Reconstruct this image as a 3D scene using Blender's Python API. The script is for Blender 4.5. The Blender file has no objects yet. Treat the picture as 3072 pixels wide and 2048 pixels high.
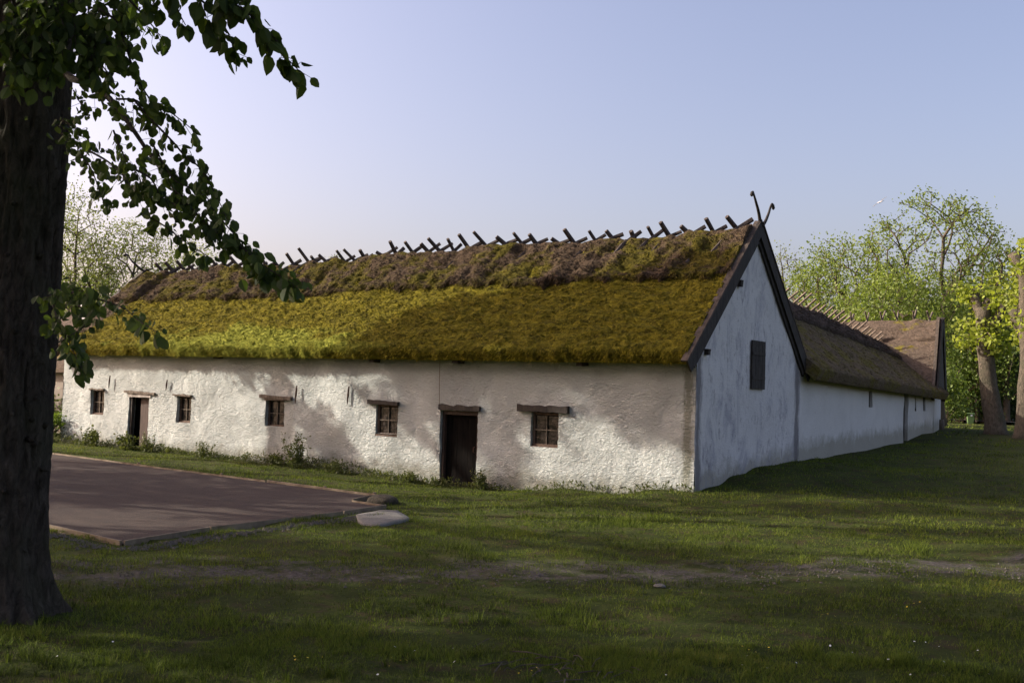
import bpy, math, random
import numpy as np
from mathutils import Matrix, Vector
R_ = math.radians
sc = bpy.context.scene
COL = sc.collection
random.seed(7)
RNG = np.random.default_rng(7)

# ------------------------------------------------------------------ camera
CM = np.array([[0.81367166, 0.00300248, 0.58131697], [0.58047624, -0.05820493, -0.81219426], [0.03139692, 0.99830014, -0.04910257]])
CP = np.array([9.15407882, -19.259906, 1.9])
FPX = 3097.8
cam = bpy.data.cameras.new('camera'); camo = bpy.data.objects.new('camera', cam); COL.objects.link(camo)
cam.sensor_width = 36.0; cam.lens = FPX / 3072 * 36; cam.clip_end = 3000; cam.clip_start = 0.1
mw = Matrix.Identity(4)
for i in range(3):
    for j in range(3): mw[i][j] = CM[i, j]
    mw[i][3] = CP[i]
camo.matrix_world = mw
sc.camera = camo
# ------------------------------------------------------------------ light
SUN_EL, SUN_AZ = 27.0, 243.0           # azimuth clockwise from +Y
world = bpy.data.worlds.new('World'); sc.world = world; world.use_nodes = True
wn = world.node_tree
sky = wn.nodes.new('ShaderNodeTexSky'); sky.sky_type = 'NISHITA'; sky.sun_disc = False
sky.sun_elevation = R_(SUN_EL); sky.sun_rotation = R_(SUN_AZ); sky.air_density = 1.0; sky.dust_density = 5.0; sky.ozone_density = 2.0
tint = wn.nodes.new('ShaderNodeMix'); tint.data_type = 'RGBA'; tint.blend_type = 'MULTIPLY'; tint.inputs[0].default_value = 1.0
tint.inputs[7].default_value = (1.16, 0.95, 0.94, 1)
wn.links.new(sky.outputs[0], tint.inputs[6]); wn.links.new(tint.outputs[2], wn.nodes['Background'].inputs[0])
wn.nodes['Background'].inputs[1].default_value = 0.15
sl = bpy.data.lights.new('sun', 'SUN'); sl.energy = 4.0; sl.angle = R_(0.5); sl.color = (1.0, 0.93, 0.81)
so = bpy.data.objects.new('sun', sl); COL.objects.link(so)
SD = Vector((math.sin(R_(SUN_AZ)) * math.cos(R_(SUN_EL)), math.cos(R_(SUN_AZ)) * math.cos(R_(SUN_EL)), math.sin(R_(SUN_EL))))
so.rotation_euler = SD.to_track_quat('Z', 'Y').to_euler()
vs = sc.view_settings; vs.view_transform = 'Standard'; vs.look = 'None'; vs.gamma = 1.0; vs.use_curve_mapping = False
vs.exposure = 0.85

# ------------------------------------------------------------------ helpers
def ray(px, py):
    return CM @ np.array([(px - 1536) / FPX, -(py - 1024) / FPX, -1.0])
def at(px, py, d):                       # point seen at a photo pixel, d metres deep
    return CP + ray(px, py) * d
def depth_of(p):
    return -(CM.T @ (np.asarray(p, float) - CP))[2]

def vnoise(p, seed=0):
    p = np.asarray(p, float); i = np.floor(p).astype(np.int64); f = p - i; f = f * f * (3 - 2 * f)
    def h(dx, dy, dz):
        n = (i[:, 0] + dx) * 374761393 + (i[:, 1] + dy) * 668265263 + (i[:, 2] + dz) * 2147483647 + seed * 974634777
        n = (n ^ (n >> 13)) * 1274126177 & 0x7fffffff; n = n ^ (n >> 16)
        return (n & 0xffff) / 65535.0
    x, y, z = f[:, 0], f[:, 1], f[:, 2]
    a = h(0,0,0)*(1-x)+h(1,0,0)*x; b = h(0,1,0)*(1-x)+h(1,1,0)*x
    c = h(0,0,1)*(1-x)+h(1,0,1)*x; d = h(0,1,1)*(1-x)+h(1,1,1)*x
    return ((a*(1-y)+b*y)*(1-z) + (c*(1-y)+d*y)*z) * 2 - 1
def fbm(p, o=3, seed=0):
    s = 0; a = 1; t = 0; p = np.asarray(p, float)
    for k in range(o): s = s + a * vnoise(p * 2**k, seed + k); t += a; a *= .5
    return s / t
def norm(v): return v / np.maximum(np.linalg.norm(v, axis=-1, keepdims=True), 1e-9)

def tag(o, label=None, cat=None, group=None, kind=None):
    if label: o['label'] = label
    if cat: o['category'] = cat
    if group: o['group'] = group
    if kind: o['kind'] = kind
    return o
def empty(name, loc, label, cat, group=None):
    o = bpy.data.objects.new(name, None); COL.objects.link(o); o.location = loc; o.empty_display_size = .3
    return tag(o, label, cat, group)
def link(name, me, mat, parent=None, smooth=False):
    mats = mat if isinstance(mat, (list, tuple)) else [mat]
    for m in mats: me.materials.append(m)
    if smooth: me.polygons.foreach_set('use_smooth', np.ones(len(me.polygons), bool))
    o = bpy.data.objects.new(name, me); COL.objects.link(o)
    if parent:
        o.parent = parent                # meshes hold world coordinates; a mesh parent already sits at the origin
        if parent.type == 'EMPTY': o.matrix_parent_inverse = Matrix.Translation(parent.location).inverted()
    return o
class MB:
    """collects geometry in world coordinates, then links it as ONE mesh"""
    def __init__(s): s.v = []; s.f = []; s.mi = []; s.n = 0
    def add(s, V, F, mi=0):
        V = np.asarray(V, float).reshape(-1, 3); s.v.append(V)
        for f in F: s.f.append([i + s.n for i in f])
        s.mi += [mi] * len(F); s.n += len(V)
    def box(s, c, sx, sy, sz, rz=0, M=None, taper=1.0, mi=0):
        c = np.asarray(c, float)
        V = np.array([[x*sx/2*(taper if z > 0 else 1), y*sy/2*(taper if z > 0 else 1), z*sz/2] for z in (-1,1) for x, y in ((-1,-1),(1,-1),(1,1),(-1,1))])
        if M is not None: V = V @ np.asarray(M).T
        if rz: cr, sr = math.cos(rz), math.sin(rz); V = V @ np.array([[cr, sr, 0], [-sr, cr, 0], [0, 0, 1]])
        s.add(V + c, [[3,2,1,0],[4,5,6,7],[0,1,5,4],[1,2,6,5],[2,3,7,6],[3,0,4,7]], mi)
    def beam(s, a, b, w, h, up=(0,0,1), jit=0, mi=0):   # rectangular bar a->b
        a, b = np.asarray(a, float), np.asarray(b, float); d = norm(b - a); r = norm(np.cross(d, up)); u = np.cross(r, d)
        V = []
        for p in (a, b):
            for x, y in ((-1,-1),(1,-1),(1,1),(-1,1)):
                V.append(p + r*x*w/2 + u*y*h/2 + (RNG.normal(size=3)*jit if jit else 0))
        s.add(V, [[3,2,1,0],[4,5,6,7],[0,1,5,4],[1,2,6,5],[2,3,7,6],[3,0,4,7]], mi)
    def tube(s, P, rad, n=6, cap=True, mi=0, rough=0, seed=0):
        P = np.asarray(P, float); k = len(P); rad = np.broadcast_to(rad, (k,))
        T = norm(np.gradient(P, axis=0)) if k > 1 else P
        up = np.array([0., 0, 1]) if abs(T[0][2]) < .9 else np.array([1., 0, 0])
        r = norm(np.cross(T[0], up)); V = []
        for i in range(k):
            r = norm(r - T[i] * (r @ T[i])); u = np.cross(T[i], r)
            for j in range(n):
                a = 2*math.pi*j/n
                V.append(P[i] + (r*math.cos(a) + u*math.sin(a)) * rad[i])
        V = np.array(V)
        if rough:
            C = np.repeat(P, n, axis=0); d = V - C
            V = C + d * (1 + rough * fbm(V * 3, 3, seed)[:, None])
        F = [[i*n+j, i*n+(j+1)%n, (i+1)*n+(j+1)%n, (i+1)*n+j] for i in range(k-1) for j in range(n)]
        if cap: F += [list(range(n))[::-1], [(k-1)*n+j for j in range(n)]]
        s.add(V, F, mi)
    def grid(s, G, mi=0, wrap=False):                   # G: (m,n,3)
        m, n = G.shape[:2]; idx = np.arange(m*n).reshape(m, n)
        F = np.stack([idx[:-1,:-1], idx[1:,:-1], idx[1:,1:], idx[:-1,1:]], -1).reshape(-1, 4)
        s.add(G.reshape(-1, 3), F.tolist(), mi)
    def build(s, name, mat, parent=None, smooth=False):
        me = bpy.data.meshes.new(name); V = np.concatenate(s.v) if s.v else np.zeros((0, 3))
        me.from_pydata(V.tolist(), [], s.f); me.update()
        if any(s.mi): me.polygons.foreach_set('material_index', np.array(s.mi, np.int32))
        return link(name, me, mat, parent, smooth)
def poly_mesh(name, V, k, mat, parent=None, smooth=False, mi=None):
    """fast mesh from an array of k-gons: V (n*k,3)"""
    V = np.ascontiguousarray(V, np.float32).reshape(-1, 3); n = len(V) // k
    me = bpy.data.meshes.new(name); me.vertices.add(len(V)); me.vertices.foreach_set('co', V.ravel())
    me.loops.add(len(V)); me.loops.foreach_set('vertex_index', np.arange(len(V), dtype=np.int32))
    me.polygons.add(n); me.polygons.foreach_set('loop_start', np.arange(0, n*k, k, dtype=np.int32))
    me.update(calc_edges=True)
    if mi is not None: me.polygons.foreach_set('material_index', np.asarray(mi, np.int32))
    return link(name, me, mat, parent, smooth)

# ------------------------------------------------------------------ materials
def newmat(name, rough=.9, spec=.25):
    m = bpy.data.materials.new(name); m.use_nodes = True; b = m.node_tree.nodes['Principled BSDF']
    b.inputs['Roughness'].default_value = rough; b.inputs['Specular IOR Level'].default_value = spec
    return m, m.node_tree, b
def nd(t, typ, **k):
    n = t.nodes.new(typ)
    for a, v in k.items():
        if a.startswith('_'): setattr(n, a[1:], v)
        else: n.inputs[int(a[1:]) if a[1:].isdigit() and a[0] == 'i' else a].default_value = v
    return n
def coords(t, scale=(1,1,1), rot=(0,0,0)):
    tc = nd(t, 'ShaderNodeTexCoord'); mp = nd(t, 'ShaderNodeMapping'); mp.inputs['Scale'].default_value = scale; mp.inputs['Rotation'].default_value = rot
    t.links.new(tc.outputs['Object'], mp.inputs[0]); return mp.outputs[0]
def noise(t, vec, scale, detail=4, rough=.55, dist=0):
    n = nd(t, 'ShaderNodeTexNoise'); n.inputs['Scale'].default_value = scale; n.inputs['Detail'].default_value = detail
    n.inputs['Roughness'].default_value = rough; n.inputs['Distortion'].default_value = dist
    t.links.new(vec, n.inputs['Vector']); return n.outputs['Fac']
def ramp(t, fac, stops, interp='LINEAR'):
    r = nd(t, 'ShaderNodeValToRGB'); e = r.color_ramp; e.interpolation = interp
    while len(e.elements) < len(stops): e.elements.new(.5)
    for q, (p, c) in zip(e.elements, stops):
        q.position = p; q.color = (c, c, c, 1) if isinstance(c, (int, float)) else (*c, 1)
    t.links.new(fac, r.inputs[0]); return r.outputs[0]
def mix(t, fac, a, b, mode='MIX'):
    n = nd(t, 'ShaderNodeMix'); n.data_type = 'RGBA'; n.blend_type = mode
    for s, v in ((0, fac), (6, a), (7, b)):
        if isinstance(v, (int, float)): n.inputs[s].default_value = v
        elif isinstance(v, tuple): n.inputs[s].default_value = (*v, 1)
        else: t.links.new(v, n.inputs[s])
    return n.outputs[2]
def math_(t, op, a, b=0.0, clamp=False):
    n = nd(t, 'ShaderNodeMath'); n.operation = op; n.use_clamp = clamp
    for s, v in ((0, a), (1, b)):
        if isinstance(v, (int, float)): n.inputs[s].default_value = v
        else: t.links.new(v, n.inputs[s])
    return n.outputs[0]
def bump(t, b, h, dist=.02, strength=1.0, chain=None):
    n = nd(t, 'ShaderNodeBump'); n.inputs['Distance'].default_value = dist; n.inputs['Strength'].default_value = strength
    t.links.new(h, n.inputs['Height'])
    if chain: t.links.new(chain, n.inputs['Normal'])
    if b: t.links.new(n.outputs[0], b.inputs['Normal'])
    return n.outputs[0]
def simple(name, c1, c2, scale=4, rough=.85, spec=.25, stretch=(1,1,1), bd=.01, metal=0):
    m, t, b = newmat(name, rough, spec); v = coords(t, stretch); f = noise(t, v, scale, 5, .6)
    t.links.new(ramp(t, f, [(.3, c1), (.7, c2)]), b.inputs['Base Color']); b.inputs['Metallic'].default_value = metal
    if bd: bump(t, b, f, bd)
    return m
def leafmat(name, c1, c2, trans=.35, scale=1.5, c3=None):
    m, t, b = newmat(name, .55, .3); v = coords(t); f = noise(t, v, scale, 3)
    g = nd(t, 'ShaderNodeNewGeometry'); f2 = math_(t, 'ADD', math_(t, 'MULTIPLY', f, .6), math_(t, 'MULTIPLY', g.outputs['Random Per Island'], .4))
    st = [(.25, c1), (.7, c2)] + ([(.9, c3)] if c3 else [])
    c = ramp(t, f2, st); t.links.new(c, b.inputs['Base Color'])
    tr = nd(t, 'ShaderNodeBsdfTranslucent'); t.links.new(mix(t, 1.0, c, (1.3, 1.35, .7), 'MULTIPLY'), tr.inputs[0])
    ms = nd(t, 'ShaderNodeMixShader'); ms.inputs[0].default_value = trans
    t.links.new(b.outputs[0], ms.inputs[1]); t.links.new(tr.outputs[0], ms.inputs[2]); t.links.new(ms.outputs[0], t.nodes['Material Output'].inputs[0])
    return m

def plaster(name, base=(.560, .592, .565), stain=.35, relief=.03, streak=False, gnd=(0, 0)):
    m, t, b = newmat(name, .95, .1)
    tc = nd(t, 'ShaderNodeTexCoord'); o = tc.outputs['Object']
    n1 = noise(t, o, 1.1, 5, .6); n2 = noise(t, o, 9, 6, .65, .4)
    c = mix(t, math_(t, 'MULTIPLY', ramp(t, n1, [(.45, 0.), (.75, 1.)]), stain), base, tuple(x*.72 for x in base))
    c = mix(t, ramp(t, n2, [(.58, 0.), (.8, .6)]), c, (.42, .40, .36))
    sep = nd(t, 'ShaderNodeSeparateXYZ'); t.links.new(o, sep.inputs[0])
    # rising damp and splashed soil, ragged, where the wall meets the turf
    h = math_(t, 'ADD', math_(t, 'ADD', math_(t, 'SUBTRACT', sep.outputs[2], math_(t, 'ADD', math_(t, 'MULTIPLY', sep.outputs[1], gnd[1]), gnd[0])), .62 if not gnd[1] else .30), math_(t, 'MULTIPLY', noise(t, o, 2.2, 6, .75), -.95))
    damp = ramp(t, h, [(.05, 1.), (.36, 0.)]) if not streak else ramp(t, h, [(.0, 1.), (.30, 0.)])
    c = mix(t, math_(t, 'MULTIPLY', damp, .62), c, (.20, .185, .12))
    if streak:
        v = coords(t, (1.5, 1.5, .75)); s = noise(t, v, 1.3, 8, .75, .6)
        c = mix(t, math_(t, 'MULTIPLY', ramp(t, s, [(.50, 0.), (.64, 1.)]), .6), c, (.27, .27, .31))
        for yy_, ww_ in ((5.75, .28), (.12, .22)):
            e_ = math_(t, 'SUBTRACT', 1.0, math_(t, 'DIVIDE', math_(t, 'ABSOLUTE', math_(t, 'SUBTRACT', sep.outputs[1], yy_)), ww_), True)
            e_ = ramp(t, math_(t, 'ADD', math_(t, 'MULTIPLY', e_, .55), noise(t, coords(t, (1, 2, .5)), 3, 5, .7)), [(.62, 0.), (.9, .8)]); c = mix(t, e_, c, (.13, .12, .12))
        v2 = coords(t, (1, 1, .45)); s2 = noise(t, v2, 5.5, 7, .75, .4)
        c = mix(t, math_(t, 'MULTIPLY', ramp(t, s2, [(.55, 0.), (.64, 1.)]), .6), c, (.20, .19, .20))
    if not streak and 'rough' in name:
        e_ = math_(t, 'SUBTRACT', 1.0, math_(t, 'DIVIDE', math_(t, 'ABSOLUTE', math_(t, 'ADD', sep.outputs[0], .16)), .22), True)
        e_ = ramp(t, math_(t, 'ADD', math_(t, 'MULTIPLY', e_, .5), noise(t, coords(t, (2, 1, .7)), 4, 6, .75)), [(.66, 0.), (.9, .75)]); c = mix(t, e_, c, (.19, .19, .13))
    t.links.new(c, b.inputs['Base Color'])
    # trowelled lumps and drags
    vd = coords(t, (1, 1, 1.9), (0, .45, 0)); k1 = noise(t, vd, 9.5, 7, .66, 1.2); k2 = noise(t, o, 34, 4, .6)
    vo = nd(t, 'ShaderNodeTexVoronoi'); vo.feature = 'SMOOTH_F1'; vo.inputs['Scale'].default_value = 15; t.links.new(vd, vo.inputs['Vector'])
    hh = math_(t, 'ADD', math_(t, 'ADD', k1, math_(t, 'MULTIPLY', k2, .22)), math_(t, 'MULTIPLY', vo.outputs['Distance'], .3))
    hh = math_(t, 'MULTIPLY', hh, ramp(t, noise(t, o, .9, 4, .6), [(.35, .35), (.65, 1.)]))
    bump(t, b, hh, relief, 1.0)
    return m
MAT = {}
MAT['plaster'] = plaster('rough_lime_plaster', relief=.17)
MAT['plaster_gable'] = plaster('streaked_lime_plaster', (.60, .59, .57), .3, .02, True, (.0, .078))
MAT['plaster_wing'] = plaster('wing_lime_plaster', (.60, .59, .56), .4, .02, False, (.33, .02))
MAT['plaster_old'] = plaster('brown_render', (.30, .26, .22), .5, .03)

def thatch(name, moss=.6, base=((.085,.062,.045), (.20,.155,.12)), mossc=((.046,.041,.009), (.305,.260,.023)), bright=None, rot=.0):
    m, t, b = newmat(name, .95, .08)
    o = coords(t); v = coords(t, (.55, 1.0, 1.0), (0, .25, 0))
    fine = noise(t, coords(t, (.6, 1., 1.), (0, .25, 0)), 17, 6, .72, .5); mid = noise(t, v, 5, 5, .65, .3)
    straw = ramp(t, fine, [(.3, base[0]), (.7, base[1])])
    f2 = math_(t, 'ADD', math_(t, 'MULTIPLY', fine, .6), math_(t, 'MULTIPLY', mid, .4))
    gi = nd(t, 'ShaderNodeNewGeometry'); f2 = math_(t, 'ADD', f2, math_(t, 'MULTIPLY', math_(t, 'SUBTRACT', gi.outputs['Random Per Island'], .5), .22))
    mo = ramp(t, f2, [(.33, mossc[0]), (.62, mossc[1])])
    big = noise(t, o, .8, 5, .6, .5)
    lo = .5 - (moss - .5) * .55
    c = mix(t, ramp(t, math_(t, 'ADD', math_(t, 'MULTIPLY', big, .65), math_(t, 'MULTIPLY', mid, .35)), [(lo - .05, 0.), (lo + .04, 1.)]), straw, mo)
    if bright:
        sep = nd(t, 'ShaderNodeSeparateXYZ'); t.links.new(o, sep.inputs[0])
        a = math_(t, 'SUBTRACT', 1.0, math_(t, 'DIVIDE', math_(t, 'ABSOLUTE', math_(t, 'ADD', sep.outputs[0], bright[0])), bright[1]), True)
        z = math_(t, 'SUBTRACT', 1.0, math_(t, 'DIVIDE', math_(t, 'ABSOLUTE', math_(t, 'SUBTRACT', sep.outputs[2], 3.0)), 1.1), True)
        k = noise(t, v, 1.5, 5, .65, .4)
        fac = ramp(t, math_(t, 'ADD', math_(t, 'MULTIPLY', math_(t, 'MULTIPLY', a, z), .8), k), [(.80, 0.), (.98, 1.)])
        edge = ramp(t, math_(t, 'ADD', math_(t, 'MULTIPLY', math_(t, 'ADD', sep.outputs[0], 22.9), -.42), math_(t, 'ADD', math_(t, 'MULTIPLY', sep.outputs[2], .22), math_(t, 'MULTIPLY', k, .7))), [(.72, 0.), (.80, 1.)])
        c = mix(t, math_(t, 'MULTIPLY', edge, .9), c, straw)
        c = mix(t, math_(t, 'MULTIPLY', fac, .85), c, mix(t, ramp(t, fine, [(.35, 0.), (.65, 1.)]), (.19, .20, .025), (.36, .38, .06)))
    t.links.new(c, b.inputs['Base Color'])
    bump(t, b, f2, .12, 1.0)
    return m
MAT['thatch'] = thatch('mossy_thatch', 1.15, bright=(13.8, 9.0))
MAT['mantle'] = thatch('ridge_straw', .47, ((.026,.019,.012), (.15,.105,.068)), ((.045,.038,.010), (.17,.145,.020)))
MAT['thatch2'] = thatch('dull_thatch', .45, ((.08,.06,.038), (.19,.15,.09)), ((.08,.07,.022), (.16,.135,.035)))
MAT['thatch3'] = thatch('brown_thatch', .28, ((.065,.048,.034), (.18,.138,.105)))
MAT['mantle2'] = thatch('dark_ridge_straw', .2, ((.03,.024,.019), (.13,.10,.078)), ((.05,.045,.015), (.12,.10,.025)))
MAT['wood'] = simple('tarred_wood', (.018,.015,.013), (.05,.042,.035), 12, .8, .3, (1,1,.3), .01)
MAT['greywood'] = simple('weathered_wood', (.07,.055,.042), (.20,.165,.13), 14, .85, .2, (1,1,.3), .01)
MAT['capwood'] = simple('weathered_cap_wood', (.035,.028,.022), (.11,.088,.07), 14, .85, .2, (1,1,.3), .01)
MAT['palestake'] = simple('pale_stake_wood', (.09,.07,.053), (.25,.20,.15), 10, .85, .2, (1,1,1), .01)
MAT['doorblack'] = simple('black_door_wood', (.003,.003,.003), (.010,.008,.007), 12, .95, .05, (2,2,.3), .01)
MAT['stake'] = simple('ridge_stake_wood', (.035,.028,.025), (.12,.095,.08), 10, .85, .2, (1,1,1), .01)
MAT['brownwood'] = simple('brown_painted_wood', (.035,.021,.016), (.075,.048,.036), 8, .7, .3, (3,3,.5), .006)
MAT['frame'] = simple('window_frame_wood', (.06,.035,.026), (.15,.10,.07), 15, .7, .3, (1,1,1), .004)
MAT['pale'] = simple('bare_grey_wood', (.22,.20,.18), (.42,.38,.34), 10, .8, .2, (1,1,1), .005)
MAT['edge'] = simple('edging_timber', (.11,.088,.062), (.25,.20,.14), 5, .8, .2, (1,1,1), .006)
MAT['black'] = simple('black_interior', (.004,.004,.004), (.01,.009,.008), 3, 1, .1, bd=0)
MAT['rust'] = simple('rusty_iron', (.04,.022,.015), (.10,.05,.03), 20, .8, .3)
MAT['cable'] = simple('old_cable', (.12,.10,.06), (.22,.19,.12), 5, .7, .3, bd=0)
def glass():
    m, t, b = newmat('old_window_glass', .12, .5); v = coords(t); f = noise(t, v, 9, 5, .65)
    t.links.new(ramp(t, f, [(.4, (.008,.007,.007)), (.8, (.035,.028,.026))]), b.inputs['Base Color'])
    t.links.new(ramp(t, f, [(.3, .06), (.7, .35)]), b.inputs['Roughness']); bump(t, b, noise(t, v, 3), .01); return m
MAT['glass'] = glass()
def bark(name, c1, c2, sc_=1.0, bd=.05):
    m, t, b = newmat(name, .95, .15); v = coords(t, (1, 1, .42)); f = noise(t, v, 15*sc_, 8, .75, 1.0); g = noise(t, coords(t), 1.6, 5, .6)
    c = mix(t, ramp(t, g, [(.45, 0.), (.75, .5)]), ramp(t, f, [(.3, c1), (.7, c2)]), (.06, .075, .035))
    t.links.new(c, b.inputs['Base Color']); bump(t, b, f, bd); return m
MAT['bark'] = bark('dark_bark', (.026,.021,.017), (.14,.115,.092), 1., .09)
MAT['bark2'] = bark('grey_brown_bark', (.045,.039,.029), (.185,.152,.112), .8, .09)
MAT['bark3'] = bark('limb_bark', (.05,.038,.03), (.15,.115,.085), .5, .02)
MAT['leaf_fg'] = leafmat('linden_leaf', (.026,.046,.012), (.10,.145,.032), .5, 2)
MAT['leaf_maple'] = leafmat('young_maple_leaf', (.09,.13,.028), (.215,.27,.055), .42, .5)
MAT['leaf_sparse'] = leafmat('pale_spring_leaf', (.10,.13,.03), (.24,.27,.08), .35, .5)
MAT['leaf_dark'] = leafmat('dark_wood_leaf', (.022,.040,.010), (.07,.11,.022), .3, .4)
MAT['leaf_mid'] = leafmat('mid_green_leaf', (.045,.075,.014), (.125,.18,.030), .35, .4)
MAT['leaf_poll'] = leafmat('yellow_green_leaf', (.16,.20,.028), (.33,.38,.055), .45, 1.2)
MAT['leaf_weed'] = leafmat('weed_leaf', (.05,.065,.018), (.13,.15,.045), .3, 3, (.15,.085,.045))
def grassmat():
    m, t, b = newmat('grass_blade', .7, .15); o = coords(t); f = noise(t, o, .55, 5, .65); g = nd(t, 'ShaderNodeNewGeometry')
    c = ramp(t, math_(t, 'ADD', math_(t, 'MULTIPLY', f, .7), math_(t, 'MULTIPLY', g.outputs['Random Per Island'], .3)), [(.25, (.024,.030,.008)), (.44, (.060,.088,.013)), (.60, (.15,.20,.024)), (.85, (.18,.14,.036))])
    t.links.new(c, b.inputs['Base Color']); tr = nd(t, 'ShaderNodeBsdfTranslucent'); t.links.new(c, tr.inputs[0])
    ms = nd(t, 'ShaderNodeMixShader'); ms.inputs[0].default_value = .35
    t.links.new(b.outputs[0], ms.inputs[1]); t.links.new(tr.outputs[0], ms.inputs[2]); t.links.new(ms.outputs[0], t.nodes['Material Output'].inputs[0]); return m
MAT['grass'] = grassmat()
def groundmat():
    m, t, b = newmat('turf_and_soil', .97, .08); o = coords(t)
    sep = nd(t, 'ShaderNodeSeparateXYZ'); t.links.new(o, sep.inputs[0])
    f = noise(t, o, 1.3, 7, .7); g = noise(t, o, 18, 5, .7); w = noise(t, o, .5, 4, .6)
    turf = ramp(t, f, [(.3, (.024,.028,.009)), (.5, (.042,.056,.012)), (.75, (.075,.085,.018))])
    turf = mix(t, ramp(t, noise(t, o, 3.1, 7, .75), [(.5, 0.), (.62, .85)]), turf, (.055,.042,.022))
    # worn cart track: along (0.62,0.62) through (1.0,-10.6)
    q = math_(t, 'ADD', math_(t, 'MULTIPLY', sep.outputs[0], .707), math_(t, 'MULTIPLY', sep.outputs[1], -.707))
    q = math_(t, 'ABSOLUTE', math_(t, 'SUBTRACT', math_(t, 'ADD', q, math_(t, 'MULTIPLY', w, 1.4)), 8.95))
    q = math_(t, 'ADD', q, math_(t, 'MULTIPLY', f, -.9))
    tr = math_(t, 'MULTIPLY', ramp(t, q, [(.0, 1.), (.40, 0.)]), ramp(t, noise(t, o, 2.6, 6, .7), [(.42, .0), (.60, .85)]))
    soil = ramp(t, g, [(.3, (.055,.045,.042)), (.55, (.11,.095,.092)), (.75, (.22,.20,.20))])
    c = mix(t, tr, turf, soil)
    t.links.new(c, b.inputs['Base Color']); bump(t, b, math_(t, 'ADD', g, f), .05); return m
MAT['ground'] = groundmat()
def gravelmat(name, c1, c2, c3, bd=.02):
    m, t, b = newmat(name, .95, .1); o = coords(t); g = noise(t, o, 55, 4, .7); w = noise(t, coords(t, (1, 2.5, 1)), 1.3, 8, .72)
    c = mix(t, ramp(t, g, [(.35, 0.), (.7, 1.)]), c1, c2); c = mix(t, ramp(t, w, [(.45, 0.), (.7, .7)]), c, c3)
    t.links.new(c, b.inputs['Base Color']); bump(t, b, math_(t, 'ADD', g, math_(t, 'MULTIPLY', w, 2.)), bd); return m
MAT['gravel'] = gravelmat('pink_brown_grit', (.040,.032,.028), (.115,.090,.077), (.105,.080,.064))
MAT['asphalt'] = gravelmat('asphalt', (.05,.05,.055), (.09,.09,.095), (.07,.068,.07))
MAT['stone'] = gravelmat('grey_stone', (.15,.145,.13), (.27,.26,.235), (.11,.11,.09), .02)
MAT['pebble'] = gravelmat('grey_pebble', (.07,.062,.055), (.18,.165,.145), (.11,.10,.085), .005)

# ------------------------------------------------------------------ terrain
ANCH = np.array([(0,0,0),(-2.2,-.2,-.17),(-5,-.2,-.33),(-6.3,-.2,-.36),(-8,-.2,-.32),(-11.4,-.2,-.26),(-15.6,-.2,-.22),(-21.5,-.2,-.2),
  (0.1,.94,.08),(0.1,2.2,.24),(0.1,3.5,.37),(0.1,5.8,.43),(-.3,11.4,.45),(-.7,17,.55),(-1.1,24,.84),(1,26.5,.84),(2,24,.70),(4,30,.8),(-2.2,31,.9),
  (-26,1,-.05),(-30,-5,-.15),(-16,-4.2,-.19),(-8,-4,-.2),(-3.6,-4.6,-.19),(-2.4,-8,-.175),(-2.5,-10,-.175),(-2,-12,-.175),(-4,-12,-.175),(0,-3,-.12),(3,-3,-.05),(3,2,.1),(3,8,.3),(3,15,.5),
  (3,-8,-.16),(6,-6,-.1),(8,-3,.0),(.3,-14.4,-.17),(5,-13,-.17),(9,-19,-.15),(12,-10,-.1),(15,0,.1),(15,15,.5),(15,35,.75),(0,45,.7),(-8,60,.55),(-11,80,.33),(5,80,.4),(-20,-20,-.2),(-40,-10,-.1),(-40,20,0),(-30,60,.3),(20,-30,-.1)], float)
def gz(x, y, rough=True):
    x = np.atleast_1d(np.asarray(x, float)); y = np.atleast_1d(np.asarray(y, float)); num = 0; den = 0
    for a in ANCH:
        d2 = (x-a[0])**2 + (y-a[1])**2; w = 1/(d2 + .12)**1.9; num = num + w*a[2]; den = den + w
    z = num/den
    if rough:
        p = np.stack([x, y, 0*x], -1); near = 1/(1 + ((x-5)**2+(y+10)**2)/900)
        z = z + near*(.035*fbm(p*1.1, 3, 5) + .016*fbm(p*5, 2, 9))
    return z
def gz1(x, y): return float(gz([x], [y], False)[0])
PAD = [(-30,-2.6),(-17.11,-3.6),(-11.81,-4.1),(-7.79,-4.35),(-4.4,-4.6),(-4.06,-5.61),(-3.05,-5.79),(-2.9,-7.0),(-2.74,-9.79),(-2.39,-11.4),(-4.4,-11.25),(-30,-9.5)]
def in_poly(x, y, P, grow=0):
    ins = np.zeros(x.shape, bool); n = len(P)
    for i in range(n):
        x1, y1 = P[i]; x2, y2 = P[(i+1) % n]
        c = ((y1 > y) != (y2 > y)) & (x < (x2-x1)*(y-y1)/((y2-y1) or 1e-9) + x1); ins ^= c
    return ins
def axis(a, b, st, far):
    c = list(np.arange(a, b+1e-6, st)); s = st
    while c[-1] < far: s *= 1.35; c.append(c[-1]+s)
    s = st
    while c[0] > -far: s *= 1.35; c.insert(0, c[0]-s)
    return np.array(c)
gx, gy = axis(-26, 14, .16, 900), axis(-18, 10, .16, 900)
X, Y = np.meshgrid(gx, gy, indexing='ij'); Z = gz(X.ravel(), Y.ravel()).reshape(X.shape)
Z = np.where(in_poly(X, Y, PAD), np.minimum(Z, -.34), Z)
mb = MB(); mb.grid(np.stack([X, Y, Z], -1)); g = mb.build('ground', MAT['ground'], smooth=True)
tag(g, kind='structure')
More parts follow.
